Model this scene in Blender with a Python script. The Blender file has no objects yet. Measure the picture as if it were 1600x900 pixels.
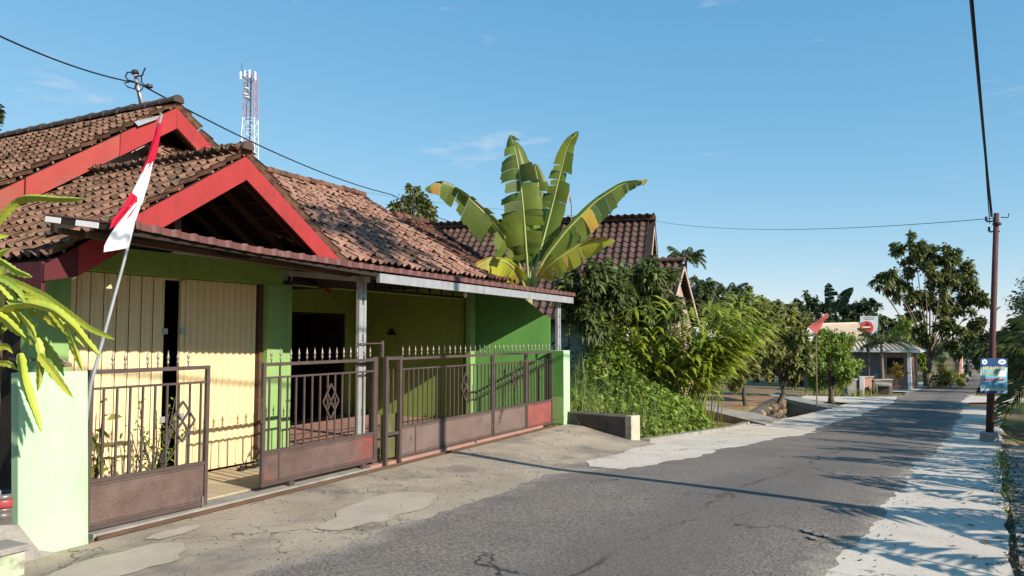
import bpy, math, random
import numpy as np
from mathutils import Vector, Matrix

# ------------------------------------------------------------------ camera, sky, sun, exposure
S = bpy.context.scene
FPX = 1200.0
PITCH = math.atan(75 / FPX)
PHI = math.atan(635 * math.cos(PITCH) / FPX)          # camera axis, anticlockwise from the street direction +X
EYE = np.array([0.0, 0.0, 1.6])
cd = bpy.data.cameras.new('camera')
cam = bpy.data.objects.new('camera', cd)
S.collection.objects.link(cam)
cam.location = EYE
cam.rotation_euler = (math.pi / 2 + PITCH, 0, PHI - math.pi / 2)
cd.sensor_width = 36
cd.lens = 36 * FPX / 1600
cd.clip_start = 0.05
cd.clip_end = 3000
S.camera = cam

SUN_EL = math.radians(28)
SUN_H = Vector((-0.21, -0.978, 0)).normalized()       # towards the sun, on the ground
SUN_DIR = Vector((SUN_H.x * math.cos(SUN_EL), SUN_H.y * math.cos(SUN_EL), math.sin(SUN_EL)))
w = bpy.data.worlds.new('World')
S.world = w
w.use_nodes = True
nt = w.node_tree
for n in list(nt.nodes):
    nt.nodes.remove(n)
wo = nt.nodes.new('ShaderNodeOutputWorld')
bg = nt.nodes.new('ShaderNodeBackground')
bg.inputs['Strength'].default_value = 0.12
sky = nt.nodes.new('ShaderNodeTexSky')
sky.sky_type = 'NISHITA'
sky.sun_disc = False
sky.sun_elevation = SUN_EL
sky.sun_rotation = math.atan2(SUN_DIR.x, SUN_DIR.y)
sky.air_density = 0.8
sky.dust_density = 0.0
sky.ozone_density = 1.6
tc = nt.nodes.new('ShaderNodeTexCoord')               # thin high cloud wisps
mp = nt.nodes.new('ShaderNodeMapping')
mp.inputs['Scale'].default_value = (2.2, 2.2, 9.0)
nz = nt.nodes.new('ShaderNodeTexNoise')
nz.inputs['Scale'].default_value = 2.3
nz.inputs['Detail'].default_value = 7
nz.inputs['Roughness'].default_value = 0.62
rp = nt.nodes.new('ShaderNodeMapRange')
rp.inputs['From Min'].default_value = 0.62
rp.inputs['From Max'].default_value = 0.86
rp.inputs['To Max'].default_value = 0.8
mx = nt.nodes.new('ShaderNodeMix')
mx.data_type = 'RGBA'
mx.inputs['B'].default_value = (4.2, 4.5, 5.0, 1)
nt.links.new(tc.outputs['Generated'], mp.inputs['Vector'])
nt.links.new(mp.outputs['Vector'], nz.inputs['Vector'])
nt.links.new(nz.outputs['Fac'], rp.inputs['Value'])
nt.links.new(rp.outputs['Result'], mx.inputs['Factor'])
sp = nt.nodes.new('ShaderNodeSeparateColor')          # grade of the whole sky: paler, more even blue
cb = nt.nodes.new('ShaderNodeCombineColor')
nt.links.new(sky.outputs['Color'], sp.inputs['Color'])
for ch, gm, k in (('Red', .92, .79), ('Green', .54, 1.62), ('Blue', .36, 2.5)):
    pw = nt.nodes.new('ShaderNodeMath'); pw.operation = 'POWER'; pw.inputs[1].default_value = gm
    ml = nt.nodes.new('ShaderNodeMath'); ml.operation = 'MULTIPLY'; ml.inputs[1].default_value = k
    nt.links.new(sp.outputs[ch], pw.inputs[0]); nt.links.new(pw.outputs[0], ml.inputs[0]); nt.links.new(ml.outputs[0], cb.inputs[ch])
nt.links.new(cb.outputs['Color'], mx.inputs['A'])
nt.links.new(mx.outputs['Result'], bg.inputs['Color'])
nt.links.new(bg.outputs['Background'], wo.inputs['Surface'])
sd = bpy.data.lights.new('sun', 'SUN')
sd.energy = 4.8
sd.angle = math.radians(0.55)
sd.color = (1.0, 0.91, 0.79)
sun = bpy.data.objects.new('sun', sd)
S.collection.objects.link(sun)
sun.location = SUN_DIR * 80
sun.rotation_euler = SUN_DIR.to_track_quat('Z', 'Y').to_euler()
S.view_settings.view_transform = 'Standard'
S.view_settings.look = 'None'
S.view_settings.gamma = 1
S.view_settings.use_curve_mapping = False
S.view_settings.exposure = 0.6
S.render.engine = 'CYCLES'
S.cycles.use_denoising = True
S.cycles.max_bounces = 6
S.cycles.transparent_max_bounces = 6
S.cycles.caustics_reflective = False
S.cycles.caustics_refractive = False

# ------------------------------------------------------------------ pixel -> world helpers
_c, _s = math.cos(PHI), math.sin(PHI)
FW = np.array([_c * math.cos(PITCH), _s * math.cos(PITCH), math.sin(PITCH)])
RT = np.array([_s, -_c, 0.0])
UP = np.cross(RT, FW)
KX = [-1e3, 8, 12.5, 20.6, 32, 45, 60, 100, 160, 1e4]
KZ = [0, 0, -.22, -.8, -1.15, -1.42, -1.8, -2.6, -3.2, -3.2]
def zr(X):
    return np.interp(X, KX, KZ)
def ray(x, y):
    d = FW * FPX + RT * (x - 800) - UP * (y - 450)
    return d / d.dot(FW)
def PY(x, y, Y):
    r = ray(x, y); return EYE + r * (Y / r[1])
def PX(x, y, X):
    r = ray(x, y); return EYE + r * (X / r[0])
def PZ(x, y, Z):
    r = ray(x, y); return EYE + r * ((Z - 1.6) / r[2])
def PD(x, y, d):
    return EYE + ray(x, y) * d
def foot(x, d, off=0.0):
    """point on the street level under picture column x at depth d"""
    p = EYE + ray(x, 525) * d
    p[2] = zr(p[0]) + off
    return p

# ------------------------------------------------------------------ objects
COL = S.collection
def tag(o, label=None, cat=None, group=None, kind=None):
    if label: o['label'] = label
    if cat: o['category'] = cat
    if group: o['group'] = group
    if kind: o['kind'] = kind
    return o
def thing(name, label, cat, loc=(0, 0, 0), rz=0.0, group=None):
    o = bpy.data.objects.new(name, None)
    o.empty_display_size = 0.2
    COL.objects.link(o)
    o.location = loc
    o.rotation_euler = (0, 0, rz)
    return tag(o, label, cat, group)
def link(name, me, parent=None, mtx=None):
    o = bpy.data.objects.new(name, me)
    COL.objects.link(o)
    if parent is not None:
        o.parent = parent
    if mtx is not None:
        o.matrix_local = mtx
    return o

class MB:
    """collects geometry for one mesh"""
    def __init__(self, rel=(0, 0, 0)):
        self.v = []; self.f = []; self.rel = np.array(rel, float)
    def add(self, vs, fs):
        o = len(self.v)
        self.v.extend([tuple(np.asarray(q, float) - self.rel) for q in vs])
        self.f.extend([tuple(i + o for i in q) for q in fs])
        return self
    def box(self, a, b):
        (x0, y0, z0), (x1, y1, z1) = a, b
        x0, x1 = min(x0, x1), max(x0, x1); y0, y1 = min(y0, y1), max(y0, y1); z0, z1 = min(z0, z1), max(z0, z1)
        vs = [(x0, y0, z0), (x1, y0, z0), (x1, y1, z0), (x0, y1, z0), (x0, y0, z1), (x1, y0, z1), (x1, y1, z1), (x0, y1, z1)]
        return self.add(vs, [(0, 3, 2, 1), (4, 5, 6, 7), (0, 1, 5, 4), (1, 2, 6, 5), (2, 3, 7, 6), (3, 0, 4, 7)])
    def bar(self, p, q, w, h, upv=(0, 0, 1)):
        """box beam from p to q: w sideways, h along upv"""
        p = np.asarray(p, float); q = np.asarray(q, float)
        d = q - p; d /= np.linalg.norm(d)
        u = np.asarray(upv, float); s = np.cross(d, u)
        if np.linalg.norm(s) < 1e-6:
            s = np.cross(d, (1, 0, 0))
        s /= np.linalg.norm(s); u = np.cross(s, d)
        vs = []
        for e in (p, q):
            for a, b in ((-1, -1), (1, -1), (1, 1), (-1, 1)):
                vs.append(e + s * a * w / 2 + u * b * h / 2)
        return self.add(vs, [(0, 1, 2, 3), (7, 6, 5, 4), (0, 4, 5, 1), (1, 5, 6, 2), (2, 6, 7, 3), (3, 7, 4, 0)])
    def tube(self, pts, rad, n=8, caps=True):
        pts = [np.asarray(p, float) for p in pts]
        if not hasattr(rad, '__len__'):
            rad = [rad] * len(pts)
        vs = []; fs = []
        prev = None
        for i, p in enumerate(pts):
            d = pts[min(i + 1, len(pts) - 1)] - pts[max(i - 1, 0)]
            d = d / (np.linalg.norm(d) + 1e-9)
            if prev is None:
                a = np.cross(d, (0, 0, 1))
                if np.linalg.norm(a) < 0.1: a = np.cross(d, (1, 0, 0))
            else:
                a = prev - d * prev.dot(d)
            a /= np.linalg.norm(a); prev = a
            b = np.cross(d, a)
            for k in range(n):
                t = 2 * math.pi * k / n
                vs.append(p + rad[i] * (a * math.cos(t) + b * math.sin(t)))
        for i in range(len(pts) - 1):
            for k in range(n):
                k2 = (k + 1) % n
                fs.append((i * n + k, i * n + k2, (i + 1) * n + k2, (i + 1) * n + k))
        if caps:
            fs.append(tuple(range(n - 1, -1, -1)))
            fs.append(tuple((len(pts) - 1) * n + k for k in range(n)))
        return self.add(vs, fs)
    def lathe(self, prof, c=(0, 0, 0), n=12):
        vs = []; fs = []
        for r, z in prof:
            for k in range(n):
                t = 2 * math.pi * k / n
                vs.append((c[0] + r * math.cos(t), c[1] + r * math.sin(t), c[2] + z))
        for i in range(len(prof) - 1):
            for k in range(n):
                k2 = (k + 1) % n
                fs.append((i * n + k, i * n + k2, (i + 1) * n + k2, (i + 1) * n + k))
        fs.append(tuple(range(n - 1, -1, -1)))
        fs.append(tuple((len(prof) - 1) * n + k for k in range(n)))
        return self.add(vs, fs)
    def prism(self, poly, off):
        """closed polygon (3-D points) extruded by vector off"""
        n = len(poly); off = np.asarray(off, float)
        vs = [np.asarray(p, float) for p in poly] + [np.asarray(p, float) + off for p in poly]
        fs = [tuple(range(n - 1, -1, -1)), tuple(range(n, 2 * n))]
        fs += [(i, (i + 1) % n, n + (i + 1) % n, n + i) for i in range(n)]
        return self.add(vs, fs)
    def grid(self, P, thick=None):
        """P: array (a, b, 3) -> quads"""
        a, b = P.shape[:2]
        vs = P.reshape(-1, 3)
        fs = [(i * b + j, i * b + j + 1, (i + 1) * b + j + 1, (i + 1) * b + j) for i in range(a - 1) for j in range(b - 1)]
        return self.add(vs, fs)
    def mesh(self, name, mat=None, smooth=False):
        me = bpy.data.meshes.new(name)
        me.from_pydata(self.v, [], self.f)
        if mat is not None: me.materials.append(mat)
        if smooth:
            me.polygons.foreach_set('use_smooth', [True] * len(me.polygons))
        me.update()
        return me
    def build(self, name, mat, parent=None, smooth=False, bevel=0):
        o = link(name, self.mesh(name, mat, smooth), parent)
        if bevel:
            m = o.modifiers.new('bevel', 'BEVEL'); m.width = bevel; m.segments = 2; m.limit_method = 'ANGLE'
        return o

def np_mesh(name, V, Fc, mat, smooth=False):
    """V (n,3), Fc (m,k) with equal k -> mesh, quickly"""
    me = bpy.data.meshes.new(name)
    V = np.ascontiguousarray(V, np.float32); Fc = np.ascontiguousarray(Fc, np.int32)
    m, k = Fc.shape
    me.vertices.add(len(V)); me.vertices.foreach_set('co', V.ravel())
    me.loops.add(m * k); me.loops.foreach_set('vertex_index', Fc.ravel())
    me.polygons.add(m); me.polygons.foreach_set('loop_start', np.arange(0, m * k, k, dtype=np.int32))
    if smooth: me.polygons.foreach_set('use_smooth', np.ones(m, bool))
    me.materials.append(mat)
    me.update(calc_edges=True)
    if not smooth: me.shade_flat()
    return me

# ------------------------------------------------------------------ materials
def mat(name, c1, c2=None, scale=5.0, lo=.35, hi=.65, detail=6, rough=.8, spec=.3, metal=0.0, bump=0.0, bscale=40.0,
        c3=None, s3=1.3, t3=(.55, .7), rnd=0.0, trans=0.0, stretch=(1, 1, 1), fine=0.0, fscale=120.0, coat=0.0, s3detail=8, bdist=.02):
    m = bpy.data.materials.new(name); m.use_nodes = True
    t = m.node_tree; N = t.nodes; L = t.links
    p = N['Principled BSDF']; out = N['Material Output']
    p.inputs['Roughness'].default_value = rough
    p.inputs['Specular IOR Level'].default_value = spec
    p.inputs['Metallic'].default_value = metal
    if coat:
        p.inputs['Coat Weight'].default_value = coat
    g = N.new('ShaderNodeNewGeometry')
    mpn = N.new('ShaderNodeMapping'); mpn.inputs['Scale'].default_value = stretch
    L.new(g.outputs['Position'], mpn.inputs['Vector'])
    pos = mpn.outputs['Vector']
    def noise(sc, det=6, ro=.6):
        n = N.new('ShaderNodeTexNoise'); n.inputs['Scale'].default_value = sc
        n.inputs['Detail'].default_value = det; n.inputs['Roughness'].default_value = ro
        L.new(pos, n.inputs['Vector']); return n.outputs['Fac']
    def rng(v, a, b, x=0., y=1.):
        r = N.new('ShaderNodeMapRange')
        for k, q in zip(('From Min', 'From Max', 'To Min', 'To Max'), (a, b, x, y)): r.inputs[k].default_value = q
        L.new(v, r.inputs['Value']); return r.outputs['Result']
    def mixc(f, a, b, mode='MIX'):
        x = N.new('ShaderNodeMix'); x.data_type = 'RGBA'; x.blend_type = mode
        for k, q in (('Factor', f), ('A', a), ('B', b)):
            if isinstance(q, tuple): x.inputs[k].default_value = q + (1,) if len(q) == 3 else q
            elif isinstance(q, (int, float)): x.inputs[k].default_value = q
            else: L.new(q, x.inputs[k])
        return x.outputs['Result']
    col = mixc(rng(noise(scale, detail), lo, hi), c1, c2 or c1)
    if c3:
        col = mixc(rng(noise(s3, s3detail, .65), *t3), col, c3)
    if fine:
        v = rng(noise(fscale, 3, .7), .3, .7, 1 - fine, 1 + fine)
        h = N.new('ShaderNodeHueSaturation'); L.new(v, h.inputs['Value']); L.new(col, h.inputs['Color']); col = h.outputs['Color']
    if rnd:
        oi = N.new('ShaderNodeObjectInfo')
        ad = N.new('ShaderNodeMath'); ad.operation = 'ADD'
        L.new(oi.outputs['Random'], ad.inputs[0]); L.new(g.outputs['Random Per Island'], ad.inputs[1])
        fr = N.new('ShaderNodeMath'); fr.operation = 'FRACT'; L.new(ad.outputs[0], fr.inputs[0])
        h = N.new('ShaderNodeHueSaturation')
        L.new(rng(fr.outputs[0], 0, 1, 1 - rnd, 1 + rnd), h.inputs['Value'])
        m7 = N.new('ShaderNodeMath'); m7.operation = 'MULTIPLY'; m7.inputs[1].default_value = 7.31; L.new(fr.outputs[0], m7.inputs[0])
        f7 = N.new('ShaderNodeMath'); f7.operation = 'FRACT'; L.new(m7.outputs[0], f7.inputs[0])
        L.new(rng(f7.outputs[0], 0, 1, .5 - rnd * .06, .5 + rnd * .06), h.inputs['Hue'])
        L.new(col, h.inputs['Color']); col = h.outputs['Color']
    L.new(col, p.inputs['Base Color'])
    if bump:
        b = N.new('ShaderNodeBump'); b.inputs['Strength'].default_value = bump; b.inputs['Distance'].default_value = bdist
        L.new(noise(bscale, 5, .7), b.inputs['Height']); L.new(b.outputs['Normal'], p.inputs['Normal'])
    if trans:
        tr = N.new('ShaderNodeBsdfTranslucent'); L.new(col, tr.inputs['Color'])
        ms = N.new('ShaderNodeMixShader'); ms.inputs[0].default_value = trans
        L.new(p.outputs[0], ms.inputs[1]); L.new(tr.outputs[0], ms.inputs[2]); L.new(ms.outputs[0], out.inputs['Surface'])
    return m

M = {}
M['lime'] = mat('lime_paint', (.50, .74, .36), (.56, .79, .42), 2.5, rough=.75, c3=(.44, .62, .30), s3=1.6, t3=(.6, .8), bump=.12, bscale=60, fine=.04)
M['green'] = mat('green_paint', (.24, .37, .07), (.27, .41, .085), 2.0, rough=.8, c3=(.16, .25, .03), s3=1.1, t3=(.55, .8), bump=.15, bscale=50, fine=.05)
M['green_dark'] = mat('shaded_side_green_paint', (.085, .24, .05), (.11, .29, .06), 1.8, rough=.8, c3=(.07, .17, .04), s3=1.2, t3=(.55, .8), bump=.15, bscale=50)  # darker green: the side wall's shade is put into the colour
M['green_col'] = mat('column_green_paint', (.22, .37, .12), (.26, .41, .14), 2.0, rough=.8, bump=.12, bscale=50)
M['red'] = mat('red_board_paint', (.36, .036, .036), (.31, .03, .03), 3, rough=.7, c3=(.33, .09, .06), s3=2.4, t3=(.60, .76), bump=.12, bscale=35, fine=.06)
M['red_shaded'] = mat('shaded_red_board_paint', (.10, .016, .02), (.075, .013, .016), 3, rough=.7, bump=.1)  # red board colour with the shade under canopy and eave put into it
M['tile'] = mat('clay_tile', (.25, .145, .095), (.16, .095, .065), 7, rough=.95, c3=(.05, .04, .034), s3=4.5, t3=(.50, .68), rnd=.2, bump=.5, bscale=70, fine=.25, fscale=90, spec=.1)
M['tile_old'] = mat('pale_weathered_tile', (.40, .23, .165), (.29, .165, .12), 5, rough=.95, c3=(.20, .15, .12), s3=2.6, t3=(.55, .75), rnd=.15, bump=.5, bscale=70, fine=.25, fscale=80, spec=.1)
M['tile_moss'] = mat('dark_weathered_tile', (.20, .095, .062), (.11, .06, .045), 5, rough=.95, c3=(.05, .04, .035), s3=2.0, t3=(.48, .66), rnd=.25, bump=.5, bscale=70, fine=.25, spec=.1)
M['tile_brown'] = mat('brown_concrete_tile', (.115, .064, .047), (.085, .047, .036), 3, rough=.6, c3=(.05, .03, .025), s3=1.2, t3=(.6, .8), rnd=.2, bump=.2, bscale=50, spec=.35)
M['ridge'] = mat('mortared_ridge', (.10, .07, .052), (.055, .045, .038), 6, rough=.95, c3=(.17, .12, .09), s3=3.5, t3=(.58, .72), bump=.6, bscale=40, fine=.2)
M['mortar'] = mat('mortar_bits', (.42, .28, .17), (.30, .18, .11), 9, rough=.95, bump=.5)
M['wood'] = mat('old_timber', (.13, .075, .045), (.085, .05, .032), 4, stretch=(1, 1, 6), rough=.9, bump=.3, bscale=30)
M['wood_dark'] = mat('dark_timber', (.035, .024, .018), (.02, .015, .012), 4, rough=.9, bump=.2)
M['shutter'] = mat('cream_enamel', (.78, .62, .355), (.73, .575, .32), 2.5, rough=.5, spec=.4, c3=(.58, .44, .20), s3=1.7, t3=(.60, .80), stretch=(1, 1, .12), fine=.03)
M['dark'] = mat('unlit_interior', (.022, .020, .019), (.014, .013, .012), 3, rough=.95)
M['iron'] = mat('brown_gate_paint', (.088, .062, .053), (.066, .046, .04), 8, rough=.55, spec=.45, c3=(.17, .06, .035), s3=6, t3=(.62, .72), bump=.15, bscale=90)
M['iron_panel'] = mat('rusty_sheet', (.155, .105, .085), (.105, .066, .054), 5, rough=.5, spec=.45, c3=(.07, .045, .04), s3=2.6, t3=(.56, .70), bump=.35, bscale=60, fine=.18, fscale=70)
M['iron_panel_red'] = mat('rusty_sheet_with_red', (.15, .095, .08), (.10, .062, .052), 5, rough=.5, spec=.45, c3=(.25, .055, .045), s3=.75, t3=(.47, .56), bump=.35, bscale=60, fine=.18, fscale=70)
def treadplate(m, sc=26.0, st=.35):
    # raised chequer pattern of the sheet, as relief
    t = m.node_tree; N = t.nodes; L = t.links; p = N['Principled BSDF']
    g = N.new('ShaderNodeNewGeometry'); mp = N.new('ShaderNodeMapping'); mp.inputs['Rotation'].default_value = (0, math.radians(45), 0); mp.inputs['Scale'].default_value = (sc, 1, sc)
    ck = N.new('ShaderNodeTexChecker'); ck.inputs['Scale'].default_value = 1.0
    L.new(g.outputs['Position'], mp.inputs['Vector']); L.new(mp.outputs['Vector'], ck.inputs['Vector'])
    b = N.new('ShaderNodeBump'); b.inputs['Strength'].default_value = st; b.inputs['Distance'].default_value = .004
    L.new(ck.outputs['Fac'], b.inputs['Height'])
    old = p.inputs['Normal'].links[0].from_socket if p.inputs['Normal'].links else None
    if old: L.new(old, b.inputs['Normal'])
    L.new(b.outputs['Normal'], p.inputs['Normal'])
treadplate(M['iron_panel'], 36, .8); treadplate(M['iron_panel_red'], 36, .6)
M['iron_red'] = mat('faded_red_sheet', (.28, .085, .07), (.23, .065, .055), 3, rough=.65, c3=(.18, .09, .075), s3=3.0, t3=(.58, .68), bump=.2, bscale=70, fine=.1)
M['iron_grey'] = mat('worn_mauve_sheet', (.18, .13, .11), (.145, .10, .085), 3, rough=.6, c3=(.07, .05, .05), s3=2.6, t3=(.58, .66), bump=.15, bscale=70, fine=.1)
M['spike'] = mat('bare_finial_metal', (.34, .29, .25), (.24, .19, .16), 20, rough=.45, metal=.4)
M['steel'] = mat('galvanised_steel', (.42, .43, .44), (.34, .35, .36), 6, rough=.45, metal=.35, c3=(.30, .22, .17), s3=5, t3=(.66, .75), bump=.05)
M['sheet_red'] = mat('faded_red_corrugated_sheet', (.13, .05, .042), (.10, .038, .034), 4, rough=.6, c3=(.20, .12, .09), s3=5, t3=(.58, .72), bump=.1, fine=.1)
M['white'] = mat('white_paint', (.80, .79, .76), (.74, .73, .70), 3, rough=.7, c3=(.58, .56, .52), s3=1.4, t3=(.6, .85), bump=.08)
M['asphalt'] = None
M['black_metal'] = mat('black_metal', (.02, .02, .022), None, rough=.5)
M['cable'] = mat('black_cable', (.012, .012, .013), None, rough=.6)
M['pole'] = mat('rusty_pole_paint', (.12, .045, .035), (.075, .032, .028), 5, rough=.7, c3=(.05, .03, .028), s3=3, t3=(.55, .7), bump=.2, bscale=60, fine=.12)
M['concrete'] = mat('weathered_concrete', (.33, .305, .27), (.25, .23, .20), 3, rough=.95, c3=(.14, .125, .11), s3=1.8, t3=(.54, .74), bump=.5, bscale=25, fine=.18, fscale=80)
M['concrete_dark'] = mat('mossy_concrete', (.115, .10, .085), (.075, .066, .056), 4, rough=.95, c3=(.22, .19, .15), s3=3, t3=(.6, .75), bump=.6, bscale=20, fine=.2)
M['flag_red'] = mat('flag_red_cloth', (.62, .015, .055), (.55, .012, .045), 5, rough=.85, trans=.25)
M['flag_white'] = mat('flag_white_cloth', (.82, .82, .83), (.76, .76, .78), 5, rough=.85, trans=.25)
M['flag_faded'] = mat('flag_faded_red_cloth', (.60, .16, .13), (.50, .11, .10), 5, rough=.85, trans=.25)
# foliage
def leafmat(name, a, b, rnd=.3, trans=.32, rough=.5, spec=.35, c3=None, t3=(.6, .75)):
    return mat(name, a, b, 1.2, rough=rough, spec=spec, rnd=rnd, trans=trans, detail=3, c3=c3, s3=2.5, t3=t3, s3detail=3)
M['leaf_mango'] = leafmat('mango_leaf', (.15, .185, .055), (.09, .125, .035), .38)
M['leaf_bright'] = leafmat('bright_leaf', (.32, .38, .04), (.22, .29, .032), .3, .4, c3=(.27, .30, .05))
M['leaf_vine'] = leafmat('vine_leaf', (.25, .33, .055), (.17, .25, .04), .38, .38)
M['leaf_grass'] = leafmat('grass_blade', (.24, .29, .085), (.17, .23, .06), .35, .4, rough=.6)
M['leaf_guava'] = leafmat('guava_leaf', (.24, .25, .07), (.17, .19, .055), .4, .32, c3=(.22, .16, .05), t3=(.62, .74))
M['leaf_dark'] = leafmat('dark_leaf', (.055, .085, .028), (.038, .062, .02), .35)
M['leaf_tree'] = leafmat('tree_leaf', (.16, .18, .05), (.12, .14, .04), .4, .3, c3=(.21, .16, .07), t3=(.62, .76))
M['leaf_far'] = leafmat('far_leaf', (.11, .14, .05), (.08, .11, .04), .35)
M['leaf_palm'] = leafmat('palm_frond', (.115, .15, .05), (.08, .11, .035), .3, .3, rough=.4)
M['leaf_yellow'] = leafmat('yellow_green_leaf', (.30, .30, .05), (.22, .25, .05), .35, .4)
M['leaf_orange'] = leafmat('orange_yellow_leaf', (.45, .27, .03), (.32, .26, .04), .3, .3)
M['bark'] = mat('bark', (.13, .10, .075), (.08, .062, .048), 6, rough=.95, bump=.6, bscale=25, stretch=(1, 1, .35), fine=.15)
M['bark_pale'] = mat('pale_bark', (.24, .19, .14), (.17, .13, .095), 6, rough=.95, bump=.5, bscale=25, stretch=(1, 1, .35), fine=.12)
M['banana_leaf'] = leafmat('banana_leaf', (.165, .215, .03), (.09, .14, .024), .3, .45, rough=.4, spec=.45, c3=(.17, .25, .04))
M['banana_yellow'] = leafmat('yellowing_banana_leaf', (.52, .46, .04), (.32, .36, .04), .2, .42, rough=.45, c3=(.42, .24, .03), t3=(.55, .66))
M['banana_brown'] = leafmat('dry_banana_leaf', (.36, .17, .04), (.48, .33, .05), .3, .3, rough=.7)
M['banana_rib'] = mat('banana_midrib', (.40, .44, .17), (.33, .38, .13), 4, rough=.5)
M['banana_stem'] = mat('banana_stem', (.36, .36, .14), (.24, .22, .09), 6, rough=.55, stretch=(1, 1, .3), c3=(.16, .10, .05), s3=5, t3=(.6, .7))
M['cactus'] = mat('dragon_fruit_stem', (.38, .42, .045), (.27, .345, .045), 6, rough=.5, spec=.4, rnd=.18, c3=(.50, .46, .07), s3=5, t3=(.55, .7), bump=.1)
M['dirt'] = mat('ground_soil', (.30, .175, .085), (.22, .13, .065), 2.2, rough=.98, c3=(.36, .25, .13), s3=.9, t3=(.52, .72), bump=.7, bscale=9, fine=.2, fscale=45)
# ------------------------------------------------------------------ the setting: ground, road, concrete
rng0 = np.random.default_rng(5)
def wob(X, amp, seed, f=1.0):
    r = np.random.default_rng(seed)
    o = np.zeros_like(X, dtype=float)
    for k in range(6):
        fr = f * 1.83 ** k
        o += amp / (1.42 ** k) * np.sin(fr * X + r.uniform(0, 6.28))
    return o
def smooth(a, b, x):
    t = np.clip((x - a) / (b - a), 0, 1); return t * t * (3 - 2 * t)
def gz(X, Y):
    X = np.asarray(X, float); Y = np.asarray(Y, float)
    z = zr(X) - .07
    lot = smooth(5.2, 5.6, Y) * (1 - smooth(12.9, 13.3, X)) * smooth(-20, -10, X)
    z = z * (1 - lot) + (-.03) * lot
    d1 = smooth(13.2, 13.6, X) * (1 - smooth(21.9, 22.2, X)) * smooth(4.42, 4.6, Y) * (1 - smooth(5.6, 6.6, Y))
    d2 = smooth(25.3, 25.7, X + .0 * Y) * (1 - smooth(31.0, 31.6, X - .9 * (Y - 3.2))) * smooth(3.15, 3.4, Y + (X - 31) * .08) * (1 - smooth(4.75, 4.95, Y))
    z = z - .8 * d1 - 1.1 * d2
    yard = smooth(4.75, 5.0, Y) * smooth(24, 26.5, X + .0 * Y) * (1 - smooth(37.0, 38.0, X))
    z = z + yard * (.26 + .05 * np.sin(X * 1.7) * np.cos(Y * 1.3))
    ditchR = smooth(-2.3, -1.95, -Y * -1) * 0
    rr = smooth(0.0, .5, (-(1.62) - .012 * X) - Y) * smooth(-5, 0, X)          # ground falls away on the right
    z = z - .45 * rr * (1 - smooth(24, 30, X)) 
    far = smooth(60, 160, np.hypot(X - 20, Y))
    z = z + far * .6 * np.sin(X * .02) * np.cos(Y * .017)
    return z
gx = np.concatenate([np.linspace(-600, -12, 14), np.arange(-11, 48, .3), np.arange(48, 110, 1.5), np.linspace(112, 1500, 26)])
gy = np.concatenate([np.linspace(-900, -16, 16), np.arange(-15, -4, .6), np.arange(-4, 12, .2), np.arange(12, 40, 1.2), np.linspace(42, 900, 20)])
GX, GY = np.meshgrid(gx, gy, indexing='ij')
P = np.stack([GX, GY, gz(GX, GY)], -1)
b_ = len(gy)
ii, jj = np.meshgrid(np.arange(len(gx) - 1), np.arange(b_ - 1), indexing='ij')
fc = np.stack([ii * b_ + jj, (ii + 1) * b_ + jj, (ii + 1) * b_ + jj + 1, ii * b_ + jj + 1], -1).reshape(-1, 4)
M['ground'] = mat('earth_and_grass', (.27, .165, .085), (.16, .115, .055), .9, rough=.98, c3=(.10, .12, .035), s3=.35, t3=(.50, .60), bump=.6, bscale=10, fine=.22, fscale=40)
g = link('ground', np_mesh('ground', P.reshape(-1, 3), fc, M['ground'], True)); tag(g, kind='structure')

def ribbon(name, X, YR, YL, off, m, ny=6, edge=0.0):
    """sheet that follows the street level between two edges; a skirt 6 cm deep closes the sides"""
    T = np.linspace(0, 1, ny)[None, :]
    Yg = YR[:, None] * (1 - T) + YL[:, None] * T
    Xg = np.repeat(X[:, None], ny, 1)
    Z = zr(Xg) + (off if name != 'road' else .003 + .010 * np.sin(np.pi * T))
    Pm = np.stack([Xg, Yg, Z], -1)
    lo = Pm[:, :1].copy(); lo[..., 2] -= .03
    hi = Pm[:, -1:].copy(); hi[..., 2] -= .03
    Pm = np.concatenate([lo, Pm, hi], 1)
    a, b = Pm.shape[:2]
    ii, jj = np.meshgrid(np.arange(a - 1), np.arange(b - 1), indexing='ij')
    fc = np.stack([ii * b + jj, (ii + 1) * b + jj, (ii + 1) * b + jj + 1, ii * b + jj + 1], -1).reshape(-1, 4)
    o = link(name, np_mesh(name, Pm.reshape(-1, 3), fc, m))
    return o

AR = lambda X: np.interp(X, [-40, 3, 5.6, 8.7, 12, 19.7, 34, 70, 114, 200], [1.9, .95, .56, .30, .08, -.47, -1.42, -4.6, -6.3, -14])
AL = lambda X: np.interp(X, [-40, 3.8, 6, 8.1, 12, 15.1, 22.8, 27.3, 31, 34, 36.5, 48.7, 70, 114, 200], [4.6, 4.05, 3.9, 3.7, 3.15, 2.95, 2.62, 2.2, 1.8, 1.6, 1.4, .45, -1.3, -2.9, -10.5])
M['asphalt'] = mat('worn_asphalt', (.212, .177, .148), (.16, .137, .117), 1.1, rough=.92, c3=(.235, .20, .17), s3=.55, t3=(.5, .68), bump=1.0, bscale=48, fine=.62, fscale=46, spec=.25, bdist=.012)
M['apron'] = mat('dusty_concrete_apron', (.41, .335, .252), (.305, .248, .185), 1.3, rough=.97, c3=(.18, .155, .13), s3=.9, t3=(.50, .66), bump=.5, bscale=18, fine=.2, fscale=60)
M['pale_concrete'] = mat('pale_concrete', (.60, .53, .445), (.51, .445, .37), 1.6, rough=.97, c3=(.36, .32, .28), s3=.8, t3=(.60, .78), bump=.3, bscale=22, fine=.12, fscale=70)
Xn = np.concatenate([np.arange(-40, 2, 1.0), np.arange(2, 24, .05), np.arange(24, 60, .25), np.arange(60, 201, 2.0)])
M['asphalt_edge'] = True
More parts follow.
